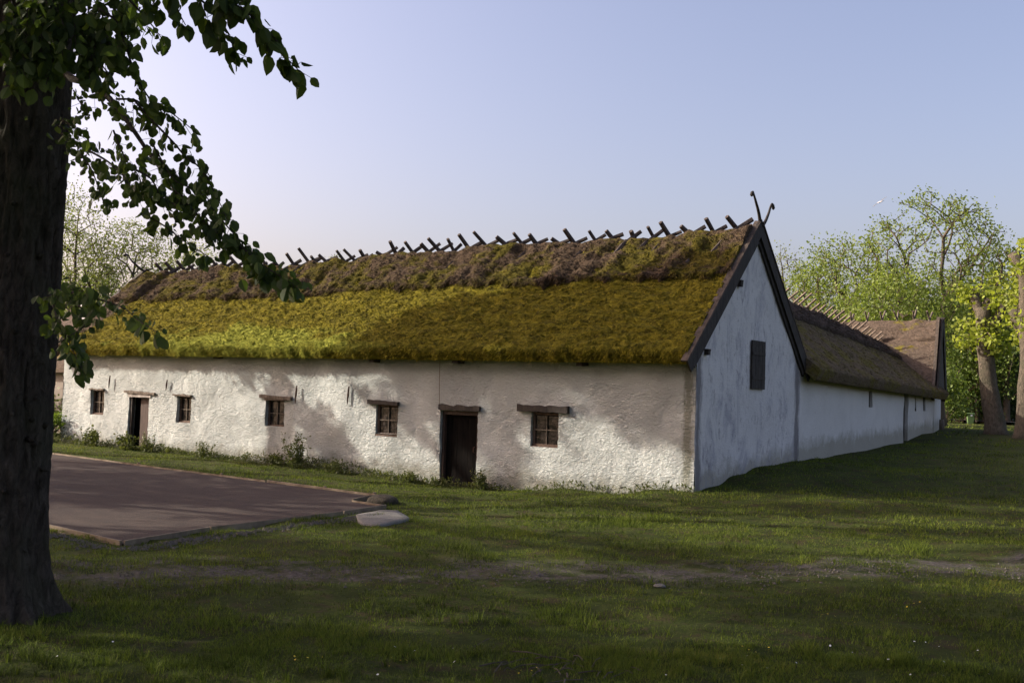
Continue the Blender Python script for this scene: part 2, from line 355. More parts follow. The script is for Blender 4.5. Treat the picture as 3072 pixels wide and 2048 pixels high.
# gravel pad and its timber edging
def sheet(name, P, z, mat, res=.2, amp=.012, seed=3):
    P = np.array(P); x0, y0 = P.min(0); x1, y1 = P.max(0)
    import bmesh
    bm = bmesh.new(); f = bm.faces.new([bm.verts.new((a, b, z)) for a, b in P])
    for a in np.arange(x0+res, x1, res*2): bmesh.ops.bisect_plane(bm, geom=bm.verts[:]+bm.edges[:]+bm.faces[:], plane_co=(a,0,0), plane_no=(1,0,0))
    for a in np.arange(y0+res, y1, res*2): bmesh.ops.bisect_plane(bm, geom=bm.verts[:]+bm.edges[:]+bm.faces[:], plane_co=(0,a,0), plane_no=(0,1,0))
    bmesh.ops.recalc_face_normals(bm, faces=bm.faces[:])
    V = np.array([v.co[:] for v in bm.verts]); dz = amp*fbm(V*1.5, 3, seed)
    for v, d in zip(bm.verts, dz): v.co.z += d
    me = bpy.data.meshes.new(name); bm.to_mesh(me); bm.free()
    if len(me.polygons) and me.polygons[0].normal.z < 0: me.flip_normals()
    return tag(link(name, me, mat, smooth=True), kind='structure')
sheet('gravel_yard', PAD, -.16, MAT['gravel'])
sheet('road', [(-60,78),(60,92),(60,96),(-60,83)], .62, MAT['asphalt'], 2, .0)
te = empty('timber_edging', (-3, -7, -.15), 'low edging of plain timber boards framing the brown grit yard', 'edging')
def board(a, b, top=-.12, h=.2, w=.026, mat='edge'):
    m = MB(); m.beam((a[0], a[1], top-h/2), (b[0], b[1], top-h/2), w, h, jit=.004); return m.build('board', MAT[mat], te)
for i in list(range(0, 9)):
    a, b = np.array(PAD[i]), np.array(PAD[i+1]); L = np.linalg.norm(b-a); k = max(1, round(L/3.6)); d = (b-a)/L
    for j in range(k):
        p, q = a+(b-a)*j/k + d*.02, a+(b-a)*(j+1)/k - d*.02
        board(p, q, -.12+RNG.uniform(-.008,.008), mat='edge')
board(np.array(PAD[9])+(-.05,0), (-8.5,-10.9)); board((-8.55,-10.9), (-14,-10.55))
for x, y in ((-9.5,-4.15),(-13,-3.85),(-6,-4.4),(-4.55,-4.5)):
    m = MB(); m.box((x, y, -.2), .05, .05, .2); m.build('peg', MAT['edge'], te)

# ------------------------------------------------------------------ walls
def wall_panel(m, A, B, z0, ztop, openings, inner=.22, step=.06, amp=.03, seed=0, thick_dir=None, lean=0.0):
    """A->B plan points, outward normal to the right of A->B; ztop: function of s; openings (s0,s1,za,zb)"""
    A, B = np.array(A, float), np.array(B, float); L = np.linalg.norm(B-A); d = (B-A)/L; n = np.array([d[1], -d[0]])
    def cuts(lo, hi, st, ex):
        c = list(np.linspace(lo, hi, max(2, int((hi-lo)/st)+1)))
        for e in ex: c = [q for q in c if abs(q-e) > st*.45 or q in (lo, hi)] + [e]
        return np.array(sorted(set(np.round(c, 5))))
    S = cuts(0, L, step, [v for o in openings for v in o[:2]]); H = max(ztop(s) for s in (0, L/2, L))
    T = cuts(z0, H, step, [v for o in openings for v in o[2:]])
    SS, TT = np.meshgrid(S, T, indexing='ij')
    top = np.array([ztop(s) for s in S])[:, None]
    ZZ = np.minimum(TT, top)
    P = np.stack([A[0]+d[0]*SS, A[1]+d[1]*SS, ZZ], -1).reshape(-1, 3)
    off = amp*fbm(P*.9, 3, seed) + amp*.22*fbm(P*(7, 7, 11), 3, seed+4) - lean*(P[:, 2]-z0)
    ed = np.ones(len(P))
    P2 = P + np.stack([n[0]*off, n[1]*off, 0*off], -1)
    # ragged reveals
    for (s0, s1, za, zb) in openings:
        e = ((np.abs(SS-s0) < 1e-4) | (np.abs(SS-s1) < 1e-4)) & (TT > za-.01) & (TT < zb+.01); e = e.ravel()
        j = .018*fbm(P*12, 2, 31); P2[e, 0] += (d[0]*j)[e]; P2[e, 1] += (d[1]*j)[e]
    idx = np.arange(len(P)).reshape(SS.shape); F = []
    smid = (S[:-1]+S[1:])/2; tmid = (T[:-1]+T[1:])/2; hole = np.zeros((len(S)-1, len(T)-1), bool)
    for (s0, s1, za, zb) in openings: hole |= ((smid > s0)&(smid < s1))[:, None] & ((tmid > za)&(tmid < zb))[None]
    dead = (T[None, :-1] >= np.maximum(top[:-1], top[1:]))
    base = m.n; keep = ~(hole | dead)
    I, J = np.where(keep)
    F = np.stack([idx[I, J], idx[I+1, J], idx[I+1, J+1], idx[I, J+1]], -1).tolist()
    m.add(P2, F)
    V = []; F2 = []
    def q(a, b):
        k = len(V); pa, pb = P2[a], P2[b]; o = -np.array([n[0], n[1], 0])*inner
        V.extend([pa, pb, pb+o, pa+o]); F2.append([k, k+1, k+2, k+3])
    for (s0, s1, za, zb) in openings:
        i0, i1 = np.searchsorted(S, s0-1e-4), np.searchsorted(S, s1-1e-4); j0, j1 = np.searchsorted(T, za-1e-4), np.searchsorted(T, zb-1e-4)
        for i in range(i0, i1): q(idx[i, j0], idx[i+1, j0]); q(idx[i+1, j1], idx[i, j1])
        for j in range(j0, j1): q(idx[i0, j+1], idx[i0, j]); q(idx[i1, j], idx[i1, j+1])
    if V: m.add(V, F2)

# ------------------------------------------------------------------ thatch
def loft(m, E0, E1, R0, R1, th, nu, nv, amp, lump, seed, vend=1.0, under=True, v0=0.0, frag=.0, topoff=0., sag=None, lumpsc=(3, 3, 3)):
    """one roof slope from eave line E0->E1 up to ridge line R0->R1 (arrays); returns top grid"""
    E0, E1, R0, R1 = [np.asarray(a, float) for a in (E0, E1, R0, R1)]
    u = np.linspace(0, 1, nu)[:, None, None]; v = np.linspace(v0, vend, nv)[None, :, None]
    Eu = E0+(E1-E0)*u; Ru = R0+(R1-R0)*u
    if sag is not None: Ru = Ru + np.array([0, 0, 1.])*sag(u)
    P = Eu*(1-v) + Ru*v
    sl = norm(Ru-Eu); al = norm(E1-E0+0*Eu); N = norm(np.cross(al, sl)); N = np.where(N[..., 2:3] < 0, -N, N)
    flat = P.reshape(-1, 3); SC = np.array(lumpsc, float)
    dd = amp*fbm(flat*(3.6, 6.5, 6.5), 4, seed) + lump*fbm(flat*SC, 3, seed+11)
    dd = dd.reshape(P.shape[:2])[..., None]
    edge = np.minimum((v-v0)/.03, 1.0)            # rounded eave
    rnd = np.sqrt(np.clip(1-(1-np.clip(edge, 0, 1))**2, 0, 1))
    T = P + N*(th*rnd + topoff + dd*np.clip(rnd+.3, 0, 1))
    if frag:
        fr = frag*fbm(np.repeat((Eu*4).reshape(-1, 1, 3), 1, 1).reshape(-1, 3), 3, seed+3).reshape(-1, 1, 1)*np.clip(1-(v-v0)/.12, 0, 1)
        T = T + sl*fr
    G = T
    if under:
        back = P[:, ::-1] - N*0.02
        G = np.concatenate([T, back[:, -1:], back[:, int(nv*.55):int(nv*.55)+1][:, :1]], 1) if False else T
        U = np.concatenate([T[:, :1], P[:, :1] - N[:, :1]*.03, (P[:, :1]+sl*.6) - N[:, :1]*.03, P[:, -1:] - N[:, :1]*.03], 1)
        m.grid(U)
        for k in (0, -1):                          # gable ends of the thatch
            ring = np.concatenate([T[k], (P[k]-N[k]*.03)[::-1]], 0); n = len(T[k]); base = m.n
            m.add(ring, [[i, i+1, 2*n-2-i, 2*n-1-i] for i in range(n-1)])
    m.grid(G)
    return T, N, sl
def tufts(T, N, sl, n, length, width, seed=1, lift=.35, vlo=0., vhi=1., sidejit=.35, bias=None):
    """straw/moss blades lying down the slope: (n,3,3) triangles"""
    r = np.random.default_rng(seed); mu, nv = T.shape[:2]
    iu = r.uniform(0, mu-1.001, n); iv = r.uniform(vlo*(nv-1), vhi*(nv-1)-.001, n) if bias is None else (r.random(n)**bias)*(vhi-vlo)*(nv-1.01)+vlo*(nv-1)
    a, b = iu.astype(int), iv.astype(int); fu, fv = (iu-a)[:, None], (iv-b)[:, None]
    P = T[a, b]*(1-fu)*(1-fv)+T[a+1, b]*fu*(1-fv)+T[a, b+1]*(1-fu)*fv+T[a+1, b+1]*fu*fv
    NN = np.broadcast_to(N, T.shape)[a, b]; S = np.broadcast_to(sl, T.shape)[a, b]; A = np.cross(S, NN)
    d = norm(-S + NN*r.uniform(.05, lift, n)[:, None]*2 + A*r.normal(0, sidejit, n)[:, None] + np.array([0, 0, -.25]))
    L = (length*r.uniform(.5, 1.4, n))[:, None]; w = (width*r.uniform(.6, 1.3, n))[:, None]
    side = norm(np.cross(d, NN)+r.normal(0, .3, (n, 3)))
    return np.stack([P-side*w, P+side*w, P+d*L], 1)
def join_tris(o_mesh_builder, tri):
    V = tri.reshape(-1, 3); k = len(tri); o_mesh_builder.v.append(V)
    F = (np.arange(3*k).reshape(k, 3)+o_mesh_builder.n).tolist(); o_mesh_builder.f += F; o_mesh_builder.mi += [0]*k; o_mesh_builder.n += 3*k

# ------------------------------------------------------------------ thatched long barn
L_, W_ = 22.87, 5.96
barn = empty('thatched_barn', (-11, 0, -.2), 'long low whitewashed barn with yellow moss on its thatch, facing the grit yard', 'barn')
WIN = [(-21.25,-20.53,.77,1.56),(-16.80,-16.13,.70,1.48),(-12.90,-12.16,.74,1.50),(-8.79,-8.04,.72,1.49),(-4.05,-3.30,.70,1.46)]
DOOR = [(-19.2,-18.15,-.35,1.44),(-6.66,-5.53,-.5,1.42)]
ops = [(L_+a, L_+b, c, d) for a, b, c, d in WIN+DOOR]
m = MB()
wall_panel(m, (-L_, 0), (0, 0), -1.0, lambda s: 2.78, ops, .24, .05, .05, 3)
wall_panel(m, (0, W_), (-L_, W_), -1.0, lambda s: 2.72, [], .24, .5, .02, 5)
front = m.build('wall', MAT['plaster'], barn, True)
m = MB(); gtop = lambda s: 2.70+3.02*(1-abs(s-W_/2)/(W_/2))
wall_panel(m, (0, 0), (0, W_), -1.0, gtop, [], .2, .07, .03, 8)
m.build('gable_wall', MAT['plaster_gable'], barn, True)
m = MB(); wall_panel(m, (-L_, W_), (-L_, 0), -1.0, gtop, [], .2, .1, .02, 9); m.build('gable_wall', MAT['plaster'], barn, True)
# roof slopes: eave y=-.35, ridge y=2.98
TH = .26
def ridge_sag(u): x = -L_*(1-u); return .05*np.sin(x*.55)+.04*np.sin(x*1.7+1)
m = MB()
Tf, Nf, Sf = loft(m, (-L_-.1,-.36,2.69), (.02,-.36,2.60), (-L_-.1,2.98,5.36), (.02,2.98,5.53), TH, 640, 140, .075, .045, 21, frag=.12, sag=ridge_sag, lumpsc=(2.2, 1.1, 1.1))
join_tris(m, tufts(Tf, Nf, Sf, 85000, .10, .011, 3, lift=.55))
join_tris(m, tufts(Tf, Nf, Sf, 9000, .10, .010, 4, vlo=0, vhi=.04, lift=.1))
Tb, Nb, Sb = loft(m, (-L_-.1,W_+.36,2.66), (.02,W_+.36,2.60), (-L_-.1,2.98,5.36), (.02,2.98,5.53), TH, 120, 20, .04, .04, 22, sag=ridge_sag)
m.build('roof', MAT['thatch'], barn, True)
m = MB()
def mantle(E, R, nu, nv, seed, ntuft):
    T, N, S = loft(m, *E, *R,   .36, nu, nv, .08, .20, seed, under=True, v0=.60, frag=.34, sag=ridge_sag, lumpsc=(2.6, 1.5, 1.5), topoff=.03)
    join_tris(m, tufts(T, N, S, ntuft, .12, .011, seed+2, lift=.5))
    join_tris(m, tufts(T, N, S, ntuft//4, .16, .011, seed+5, lift=.2, vlo=0, vhi=.12))
    return T
Tm = mantle(((-L_-.1,-.36,2.69), (.0,-.36,2.60)), ((-L_-.1,3.0,5.34), (.0,3.0,5.51)), 420, 50, 41, 22000)
mantle(((-L_-.1,W_+.36,2.66), (.0,W_+.36,2.60)), ((-L_-.1,2.96,5.34), (.0,2.96,5.51)), 150, 16, 45, 2500)
m.build('ridge_thatch', MAT['mantle'], barn, True)
# straw bolsters lying over the ridge
def ridge_z(x): return 5.84+.17*x/L_ + float(ridge_sag(np.array(1+x/L_)))
# bargeboards
def horn(pts, r, bulb):
    P = []
    for i in range(len(pts)-1):
        for t in np.linspace(0, 1, 5)[:-1]: P.append(np.array(pts[i])*(1-t)+np.array(pts[i+1])*t)
    P.append(np.array(pts[-1])); P = np.array(P)
    for _ in range(2): P[1:-1] = (P[:-2]+2*P[1:-1]+P[2:])/4
    mm = MB(); mm.tube(P, np.linspace(r, r*.45, len(P)), 8)
    e = P[-1]; B = np.array(bulb, float); mm.tube([e, (e+B)/2+(0, 0, .012), B, B+(0, 0, -.035)], [r*.5, r*1.0, r*.95, r*.3], 8)
    return mm.build('horn', MAT['wood'], barn, True)
apex = np.array([.09, 2.99, 5.97])
for k, (ylow, side) in enumerate(((-.62, -1), (W_+.50, 1))):
    low = np.array([.09, ylow, 2.60]); d = norm(apex-low); up = np.cross(np.array([1., 0, 0]), d)*(1 if side < 0 else -1)
    if up[2] < 0: up = -up
    mm = MB(); mm.beam(low-up*.12, apex-up*.12+d*.06, .045, .27, up=up, jit=.004); mm.build('bargeboard', MAT['wood'], barn)
    mm = MB(); mm.beam(low+up*.03+np.array([-.05, 0, 0]), apex+up*.03+np.array([-.03, 0, 0])-d*.05, .15, .035, up=up, jit=.004); mm.build('cap_board', MAT['capwood'], barn)
    mm = MB(); mm.beam(low-up*.30+np.array([-.05, 0, 0])+d*.25, apex-up*.30+np.array([-.05, 0, 0])-d*.35, .05, .12, up=up, jit=.004); mm.build('inner_board', MAT['wood'], barn)
    x = -L_-.14; low2 = low*(0, 1, 1)+(x, 0, -.02); ap2 = np.array([x, 2.99, 5.86])
    mm = MB(); mm.beam(low2-up*.12, ap2-up*.12+d*.05, .05, .30, up=up); mm.beam(low2+up*.03+(.05, 0, 0), ap2+up*.03+(.05, 0, 0), .16, .035, up=up); mm.build('bargeboard', MAT['wood'], barn)
horn([(.1,2.96,5.90),(.1,2.84,6.16),(.1,2.63,6.40),(.1,2.49,6.56)], .045, (.1,2.42,6.47))
horn([(.1,3.06,5.86),(.1,3.25,6.0),(.1,3.44,6.22),(.1,3.56,6.42),(.1,3.63,6.48)], .042, (.1,3.72,6.38))
horn([(-22.95,3.0,5.75),(-22.95,2.7,5.90),(-22.95,2.38,6.10),(-22.95,2.22,6.30)], .05, (-22.95,2.08,6.26))
# crossed ridge stakes: (source px, left height px, right height px)
ST = [(493,24,10),(526,24,18),(559,28,20),(588,28,20),(624,28,20),(657,28,18),(683,26,20),(716,26,16),(748,28,18),(785,24,14),(806,26,12),(837,28,8),(883,30,6),(929,40,10),(948,15,12),(984,20,6),(1038,30,18),(1068,32,18),(1101,25,15),(1150,12,28),(1191,32,18),(1239,27,18),(1286,22,25),(1318,35,25),(1361,30,20),(1412,37,18),(1460,38,16),(1517,20,3),(1567,28,15),(1611,26,16),(1676,16,14),(1724,38,16),(1785,28,20),(1837,22,12),(1900,16,18),(1961,25,22),(2012,38,8),(2073,25,28),(2145,38,20),(2210,32,30)]
for px, hl, hr in ST:
    r = ray(px, 750); t = (3.0-CP[1])/r[1]; x = CP[0]+r[0]*t; x = max(x, -L_+.1); zc = ridge_z(x); dep = depth_of((x, 3, zc))
    mm = MB(); yaw = random.uniform(-.12, .12)
    for s, h in ((-1, hl), (1, max(hr, 14))):            # s=-1: tip leans to the front, foot on the back slope
        hh = h*dep/FPX*.98 + .01; ang = R_(random.uniform(40, 52)); dy = hh/math.tan(ang)
        xo = random.uniform(-.03, .03)+s*.035
        xs = .20 if s > 0 else -.05
        top = np.array([x+xo+yaw*s+xs, 3+s*dy*(.75 if s > 0 else 1), zc+hh]); Lf = random.uniform(.9, 1.45)
        sl = norm(np.array([0, -s*1.0, -.86])); mid = np.array([x+xo, 3, zc-.01]); foot = mid+sl*Lf+np.array([-yaw*.6*s-xs*1.1, 0, .085])
        w = random.uniform(.095, .13)
        P = np.array([foot, mid*.55+foot*.45+(0, 0, .07), mid+(0, 0, .03), top]); P[1:3] += RNG.normal(0, .008, (2, 3))
        mm.tube(P, [w*.42, w*.5, w*.5, w*.46], 5, rough=.2, seed=int(px))
    mm.build('crossed_ridge_stakes', MAT['stake'], barn)
# windows
def window(a, b, z0, z1, parent, lint=None, inset=.10, two=True):
    wf = MB(); y = inset; f = .055
    wf.beam((a, y, z0+.03), (b, y, z0+.03), .07, .07); wf.beam((a, y, z1-.02), (b, y, z1-.02), .07, .045)
    wf.beam((a+.03, y, z0+.065), (a+.03, y, z1-.045), .07, .045, up=(0, 1, 0)); wf.beam((b-.03, y, z0+.065), (b-.03, y, z1-.045), .07, .045, up=(0, 1, 0))
    o = wf.build('window', MAT['frame'], parent)
    c = (a+b)/2; zc = (z0+z1)/2
    mm = MB(); mm.beam((c, y-.005, z0+.065), (c, y-.005, z1-.065), .022, .03, up=(0, 1, 0)); mm.beam((a+.06, y-.01, zc), (b-.06, y-.01, zc), .03, .02)
    mm.build('glazing_bars', MAT['greywood'], o)
    g = MB(); g.box((c, y+.02, zc), b-a-.12, .008, z1-z0-.13); g.build('pane', MAT['glass'], o)
    s = MB(); s.beam((a, y-.06, z0-.0), (b, y-.06, z0-.0), .06, .035, jit=.003); s.build('sill', MAT['frame'], o)
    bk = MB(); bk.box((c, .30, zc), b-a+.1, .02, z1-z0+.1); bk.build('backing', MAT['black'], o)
    return o
def lintel(a, b, z, h, y=-.01, tilt=0., mat='greywood', d=.12):
    mm = MB(); n = 12; G = []
    xs = np.linspace(a, b, n)
    for i, x in enumerate(xs):
        zt = z+h/2+tilt*(i/(n-1)-.5)+RNG.normal(0, .009); zb = z-h/2+tilt*(i/(n-1)-.5)+RNG.normal(0, .005); yy = y-d/2+RNG.normal(0, .004)
        G.append([(x, y+d/2, zb), (x, yy, zb), (x, yy, zt), (x, y+d/2, zt)])
    mm.grid(np.array(G)); mm.add(G[0], [[0, 1, 2, 3]]); mm.add(G[-1], [[3, 2, 1, 0]])
    return mm.build('lintel', MAT[mat], barn)
for i, w in enumerate(WIN): window(*w, barn, inset=.12 if i != 3 else .10)
lintel(-21.28, -20.5, 1.575, .045); lintel(-16.95, -16.1, 1.505, .05, tilt=-.02)
lintel(-13.08, -11.84, 1.56, .09, tilt=-.05, d=.16); lintel(-12.9, -12.05, 1.50, .05, y=.0)
lintel(-9.02, -8.0, 1.54, .10, tilt=-.02, d=.15, mat='wood'); lintel(-4.38, -3.02, 1.55, .14, d=.16, mat='wood')
lintel(-19.38, -17.82, 1.53, .07, tilt=-.04, d=.14); lintel(-19.2, -18.05, 1.44, .10, y=.02, mat='pale')
lintel(-6.68, -5.46, 1.49, .12, d=.14, mat='wood')
# doors
d0 = MB()
for k in range(4): d0.box((-18.71+k*.125, .16+k*.0, .5), .12, .03, 1.84)
do = d0.build('door', MAT['brownwood'], barn); hb = MB(); hb.box((-18.25, .135, .62), .03, .03, .12); hb.build('handle', MAT['rust'], do)
fr = MB(); fr.beam((-19.14, .10, -.45), (-19.14, .10, 1.40), .09, .10, up=(0, 1, 0)); fr.beam((-18.18, .10, -.45), (-18.18, .10, 1.40), .05, .10, up=(0, 1, 0)); fr.build('door_frame', MAT['wood'], barn)
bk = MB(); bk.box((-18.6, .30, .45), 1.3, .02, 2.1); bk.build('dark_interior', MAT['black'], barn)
d1 = MB()
for k in range(6): d1.box((-6.50+k*.163, .17+random.uniform(-.003, .003), .42), .157, .035, 1.86)
do = d1.build('door', MAT['doorblack'], barn)
hb = MB(); hb.tube([(-5.72, .14, .45), (-5.72, .10, .47), (-5.72, .10, .57), (-5.72, .14, .59)], .012, 6); hb.build('handle', MAT['rust'], do)
fr = MB(); fr.beam((-6.62, .12, -.5), (-6.62, .12, 1.40), .07, .12, up=(0, 1, 0)); fr.beam((-5.57, .12, -.5), (-5.57, .12, 1.40), .07, .12, up=(0, 1, 0)); fr.beam((-6.6, .10, 1.37), (-5.6, .10, 1.37), .1, .09); fr.build('door_frame', MAT['brownwood'], barn)
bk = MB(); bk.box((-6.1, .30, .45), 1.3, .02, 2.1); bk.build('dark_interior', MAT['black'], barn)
for x, za, zb in ((-20.16,2.03,1.63),(-17.24,1.95,1.64),(-11.63,1.9,1.42),(-9.70,1.92,1.46)):
    mm = MB(); h = za-zb; mm.tube([(x-.02, -.075, zb), (x, -.08, zb+h*.5), (x+.012, -.07, za)], [.010, .028, .018], 6); mm.build('wall_anchor', MAT['rust'], barn)
for x, z in ((-8.76,2.61),(-6.08,2.60),(-2.64,2.59),(-14.85,2.66)):
    mm = MB(); mm.beam((x, .1, z-.0), (x, -.26, z-.02), .16, .11, jit=.01); mm.build('beam_end', MAT['wood'], barn)
for y, z in ((.38, 2.86), (2.0, 4.45)):
    mm = MB(); mm.beam((-.1, y, z), (.10, y, z), .10, .14, jit=.008); mm.build('beam_end', MAT['wood'], barn)
mm = MB(); mm.tube([(-6.70, -.06, 2.6), (-6.69, -.065, 2.0), (-6.67, -.06, 1.5)], .008, 5); mm.build('cable', MAT['cable'], barn)
# gable hatch
hm = MB()
for k in range(4): hm.box((.035, 2.86+k*.195, 2.695), .03, .185, 1.10)
hs = hm.build('gable_hatch', MAT['wood'], barn); 
for z in (2.95, 2.40): q = MB(); q.box((.055, 3.15, z), .012, .74, .07); q.build('batten', MAT['wood'], hs)

# ------------------------------------------------------------------ side wing
WA, WB = np.array([-.02, 5.97]), np.array([-1.13, 24.2])
wd = norm(WB-WA); wn_ = np.array([wd[1], -wd[0]]); WL = np.linalg.norm(WB-WA)
def wp(s, off=0., z=0.): p = WA+wd*s+wn_*off; return np.array([p[0], p[1], z])
wing = empty('thatched_wing', (-1.5, 14, .4), 'whitewashed side wing running back from the gable, dull thatch and many leaning stakes', 'barn wing')
ev = lambda s: 2.66-.017*s
m = MB()
wops = [(7.3, 7.85, 1.78, 2.3), (12.5, 13.3, -.2, 2.28), (14.5, 14.75, 1.7, 2.2), (16.1, 16.6, 1.68, 2.2)]
wall_panel(m, WA, WB, -.6, lambda s: ev(s)-.02, wops, .2, .12, .04, 12)
wall_panel(m, WB+(-5.4, 0), WA+(-5.4, 0), -.6, lambda s: 2.4, [], .2, .6, .02, 13)
m.build('wall', MAT['plaster_wing'], wing, True)
m = MB(); e0 = wp(.06, .38, ev(0)-.20); e1 = wp(WL+.6, .38, ev(WL)-.20); r0 = wp(.06, -2.65, 5.02); r1 = wp(WL+3.4, -2.65, 4.12)
wsag = lambda u: .12*np.sin(np.asarray(u)*3.1)
T2, N2, S2 = loft(m, e0, e1, r0, r1, TH, 260, 60, .04, .05, 61, frag=.06, sag=wsag, lumpsc=(1.2, 1.2, 1.2)); join_tris(m, tufts(T2, N2, S2, 16000, .08, .012, 6))
loft(m, wp(.06, -5.7, ev(0)-.2), wp(WL+.6, -5.7, ev(WL)-.2), r0, r1, TH, 60, 10, .03, .03, 62, sag=wsag)
m.build('roof', MAT['thatch2'], wing, True)
m = MB()
Tw, Nw, Sw = loft(m, e0, e1, r0, r1, .34, 220, 22, .05, .10, 66, v0=.68, frag=.2, sag=wsag, topoff=.02, lumpsc=(1.5, 2.2, 2)); join_tris(m, tufts(Tw, Nw, Sw, 5000, .12, .012, 8, lift=.5))
loft(m, wp(.06, -5.7, ev(0)-.2), wp(WL+.6, -5.7, ev(WL)-.2), r0, r1, .34, 60, 8, .04, .05, 67, v0=.68, sag=wsag, topoff=.02)
m.build('ridge_thatch', MAT['mantle2'], wing, True)
for k in range(30):
    s = 1.0+k*.70+random.uniform(-.12, .12)
    if s > 21: break
    u = s/(WL+3.4); zc = 5.02*(1-u)+4.12*u+.12*math.sin(u*3.1)+.30
    mm = MB()
    for sd in (-1, 1):
        dy = random.uniform(.30, .48); top = wp(s+sd*.04+random.uniform(-.05, .05), -2.65+sd*dy, zc+dy*.95); foot = wp(s+random.uniform(-.1, .1), -2.65-sd*.85, zc-.72)
        if sd > 0 or random.random() < .35: mm.tube([foot, wp(s, -2.65, zc+.02), top], [.035, .042, .038], 5, rough=.15, seed=k)
        else: mm.tube([wp(s, -1.8, zc-.72), wp(s, -2.65, zc)], [.035, .035], 5)
    mm.build('crossed_ridge_stakes', MAT['palestake'], wing)
def wbox(s0, s1, z0, z1, off, name, mat, th=.03):
    mm = MB(); a = wp((s0+s1)/2, off, (z0+z1)/2); mm.box(a, s1-s0, th, z1-z0, rz=math.atan2(wd[1], wd[0])); return mm.build(name, MAT[mat], wing)
wbox(7.31, 7.84, 1.79, 2.29, -.10, 'vent_board', 'wood'); wbox(12.5, 13.3, -.2, 2.28, -.14, 'door', 'wood', .04)
wbox(14.5, 14.75, 1.7, 2.2, -.08, 'vent_board', 'wood'); wbox(16.1, 16.6, 1.68, 2.2, -.08, 'vent_board', 'wood')
# ------------------------------------------------------------------ far barn closing the yard
far = empty('far_thatched_barn', (-8, 27, .8), 'brown thatched barn behind the wing, with a black boarded gable', 'barn')
FG0, FG1 = np.array([-1.12, 24.15]), np.array([-2.19, 29.95]); FL = 24.
F0, F1 = FG0+(-FL, 0), FG1+(-FL+1, 0)
m = MB(); wall_panel(m, F0, FG0, -.2, lambda s: 2.3, [], .2, .5, .02, 15); wall_panel(m, FG0, FG1, -.2, lambda s: 2.3, [], .2, .25, .02, 16)
wall_panel(m, FG1, F1, -.2, lambda s: 2.3, [], .2, .8, .02, 17); m.build('wall', MAT['plaster_wing'], far, True)
fd = norm(FG1-FG0); mid = (FG0+FG1)/2
m = MB(); A = np.array([*FG0, 2.25]); B = np.array([*FG1, 2.25]); C_ = np.array([*mid, 5.38])
o3 = np.array([.14, .03, 0]); A2, B2 = A-np.array([*fd, 0])*.45, B+np.array([*fd, 0])*.45
m.add([A2+o3, B2+o3, C_+o3, A2-o3*.2, B2-o3*.2, C_-o3*.2], [[0, 1, 2], [5, 4, 3], [0, 3, 4, 1], [1, 4, 5, 2], [2, 5, 3, 0]])
m.build('gable_boarding', MAT['wood'], far)
m = MB(); FE0 = np.array([FG0[0]-FL, FG0[1]-.4, 2.12]); FE1 = np.array([FG0[0]+.10, FG0[1]-.42, 2.12]); FR0 = np.array([mid[0]-FL, mid[1], 5.28]); FR1 = np.array([mid[0]+.10, mid[1], 5.28])
T3, N3, S3 = loft(m, FE0, FE1, FR0, FR1, TH, 200, 50, .05, .07, 71, frag=.06, lumpsc=(1.4, 1.4, 1.4)); join_tris(m, tufts(T3, N3, S3, 12000, .10, .014, 9))
loft(m, FE0*(1, 0, 1)+(0, FG1[1]+.4, 0), np.array([FG1[0]+.1, FG1[1]+.42, 2.12]), FR0, FR1, TH, 50, 10, .04, .04, 72)
m.build('roof', MAT['thatch3'], far, True)
m = MB(); T4, N4, S4 = loft(m, FE0, FE1, FR0, FR1, .34, 160, 20, .07, .12, 75, v0=.72, frag=.25, topoff=.02, lumpsc=(2, 2, 2)); join_tris(m, tufts(T4, N4, S4, 4000, .12, .014, 10, lift=.5))
loft(m, FE0*(1, 0, 1)+(0, FG1[1]+.4, 0), np.array([FG1[0]+.1, FG1[1]+.42, 2.12]), FR0, FR1, .34, 50, 8, .04, .05, 76, v0=.72, topoff=.02)
m.build('ridge_thatch', MAT['thatch3'], far, True)
for a, b in ((A2, C_), (B2, C_)):
    mm = MB(); d = norm(b-a); upv = np.cross((1, 0, 0), d); upv = upv if upv[2] > 0 else -upv
    mm.beam(a+upv*.12+(.18, 0, 0), b+upv*.12+(.18, 0, 0)+d*.12, .06, .30, up=upv); mm.build('bargeboard', MAT['wood'], far)
    mm = MB(); mm.beam(a+upv*.36+(.05, 0, 0), b+upv*.36+(.05, 0, 0), .12, .04, up=upv); mm.build('cap_board', MAT['capwood'], far)
for k in range(22):
    x = mid[0]-.35-k*.66+random.uniform(-.05, .05)
    mm = MB(); zc = 5.58
    for sd in (-1, 1):
        dy = random.uniform(.28, .42); mm.tube([(x-.05*sd, mid[1]-sd*.95, zc-.78), (x, mid[1], zc), (x+random.uniform(-.06, .06), mid[1]+sd*dy, zc+dy*1.1)], [.03, .042, .038], 5, rough=.15)
    mm.build('crossed_ridge_stakes', MAT['greywood'], far)
